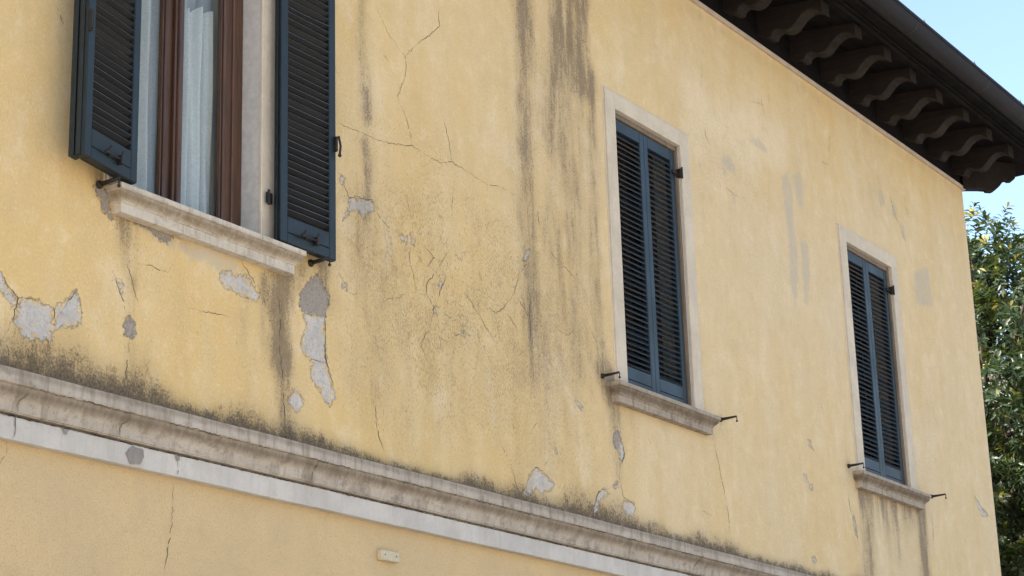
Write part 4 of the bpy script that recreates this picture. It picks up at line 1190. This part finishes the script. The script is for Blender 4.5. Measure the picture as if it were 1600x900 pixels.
def leaves(root, tips, mat, seed, leafL=.105, extra_tips=()):
    r = np.random.default_rng(seed)
    V_, F_, T_ = [], [], []
    for p, dv, sc, tone in list(tips) + list(extra_tips):
        # a shoot: leaves in a spiral round a short stem
        dv = np.array(dv); ref = np.array([0, 0, 1.0]) if abs(dv[2]) < .9 else np.array([1.0, 0, 0])
        u = np.cross(dv, ref); u /= np.linalg.norm(u); w = np.cross(dv, u)
        nl = r.integers(7, 12); hue = r.uniform(0, 1); yel = r.uniform(0, 1) ** (1.3 if tone < 2 else .45)
        for k in range(nl):
            a = k * 2.4 + r.uniform(-.3, .3); s = k / nl
            o = p + dv * (s * .11 * sc - .03)
            out = u * math.cos(a) + w * math.sin(a)
            lift = .15 + .9 * s + r.uniform(-.2, .2)
            d = out + dv * lift; d /= np.linalg.norm(d)
            side = np.cross(dv, d); side /= (np.linalg.norm(side) + 1e-9)
            nrm = np.cross(d, side)
            L = leafL * sc * (1.05 - .35 * s) * r.uniform(.75, 1.2); Wd = L * r.uniform(.30, .40)
            bend = r.uniform(.08, .4)
            st = [(0, .06), (.3, .8), (.6, 1.0), (.85, .5), (1, .02)]
            base_i = len(V_)
            for t, ww in st:
                mid = o + d * (t * L) - nrm * (bend * L * t * t) * (-1)
                mid = o + d * (t * L) + np.array([0, 0, -bend * L * t * t])
                lift_ = nrm * (ww * Wd * .13)
                V_.append(mid + side * ww * Wd / 2 + lift_); V_.append(mid); V_.append(mid - side * ww * Wd / 2 + lift_)
            for i in range(4):
                b_ = base_i + 3 * i
                F_.append((b_, b_ + 1, b_ + 4, b_ + 3)); F_.append((b_ + 1, b_ + 2, b_ + 5, b_ + 4))
            hl = min(1, max(0, hue * .6 + r.uniform(0, .4)))
            T_ += [(hl, yel * (.6 + .5 * s))] * 15
    me = bpy.data.meshes.new("crown")
    V_ = np.array(V_)
    me.from_pydata(V_.tolist(), [], F_)
    at = me.color_attributes.new("leaf_tint", 'FLOAT_COLOR', 'POINT')
    arr = np.ones((len(V_), 4), np.float32); arr[:, :2] = np.array(T_)
    at.data.foreach_set('color', arr.ravel())
    me.materials.append(mat)
    me.polygons.foreach_set('use_smooth', [True] * len(me.polygons)); me.update()
    o = bpy.data.objects.new("crown", me); COL.objects.link(o); o.parent = root
    return o
leafm = mat_leaf("glossy_green_leaves", (.010, .024, .011), (.024, .045, .015), (.22, .20, .03))
leafd = mat_leaf("dark_glossy_leaves", (.022, .046, .022), (.040, .072, .026), (.12, .12, .03))
rt_ = np.random.default_rng(4)
cl = []
TC = np.array([22.2, 1.9, 6.75])
for k in range(84):
    v = rt_.normal(size=3); v /= np.linalg.norm(v)
    p = TC + v * np.array([2.1, 1.6, 2.3]) * rt_.uniform(.45, 1.0)
    cl.append((tuple(p), rt_.uniform(.45, .75), 62))
root, tips = tree("evergreen_tree", "glossy leaved evergreen tree with sunlit yellow green top beside the house corner", (22.4, 2.2, 0), (22.4, 2.2, 8.2), cl, leafm, 1)
ext = []
def spire(x, y, z0, z1, n, tone=2, sc=1.0):
    for k in range(n):
        t = k / (n - 1)
        ext.append((np.array([x + .02 * math.sin(k), y, z0 + (z1 - z0) * t]), np.array([.08 * math.sin(k * 2.1), .08 * math.cos(k * 1.7), 1.0]), (1.1 - .35 * t) * sc, tone))
spire(22.1, 1.6, 8.9, 9.75, 12)
spire(21.2, 1.6, 8.5, 9.1, 9)
spire(20.75, 1.6, 8.3, 9.0, 9)
spire(21.7, 1.6, 8.6, 9.35, 9)
spire(22.5, 1.7, 8.8, 9.4, 8)
spire(21.45, 1.5, 8.5, 8.95, 7)

leaves(root, tips, leafm, 5, leafL=.125, extra_tips=ext)
cl = []
TC = np.array([26.5, 5.5, 7.3])
for k in range(40):
    v = rt_.normal(size=3); v /= np.linalg.norm(v)
    p = TC + v * np.array([2.8, 2.2, 3.4]) * rt_.uniform(.4, 1.0)
    cl.append((tuple(p), rt_.uniform(.6, 1.0), 55))
root2, tips2 = tree("evergreen_tree", "darker evergreen tree showing through gaps behind the sunlit one", (26.5, 5.5, 0), (26.5, 5.5, 9.0), cl, leafd, 2)
leaves(root2, tips2, leafd, 6, leafL=.16)
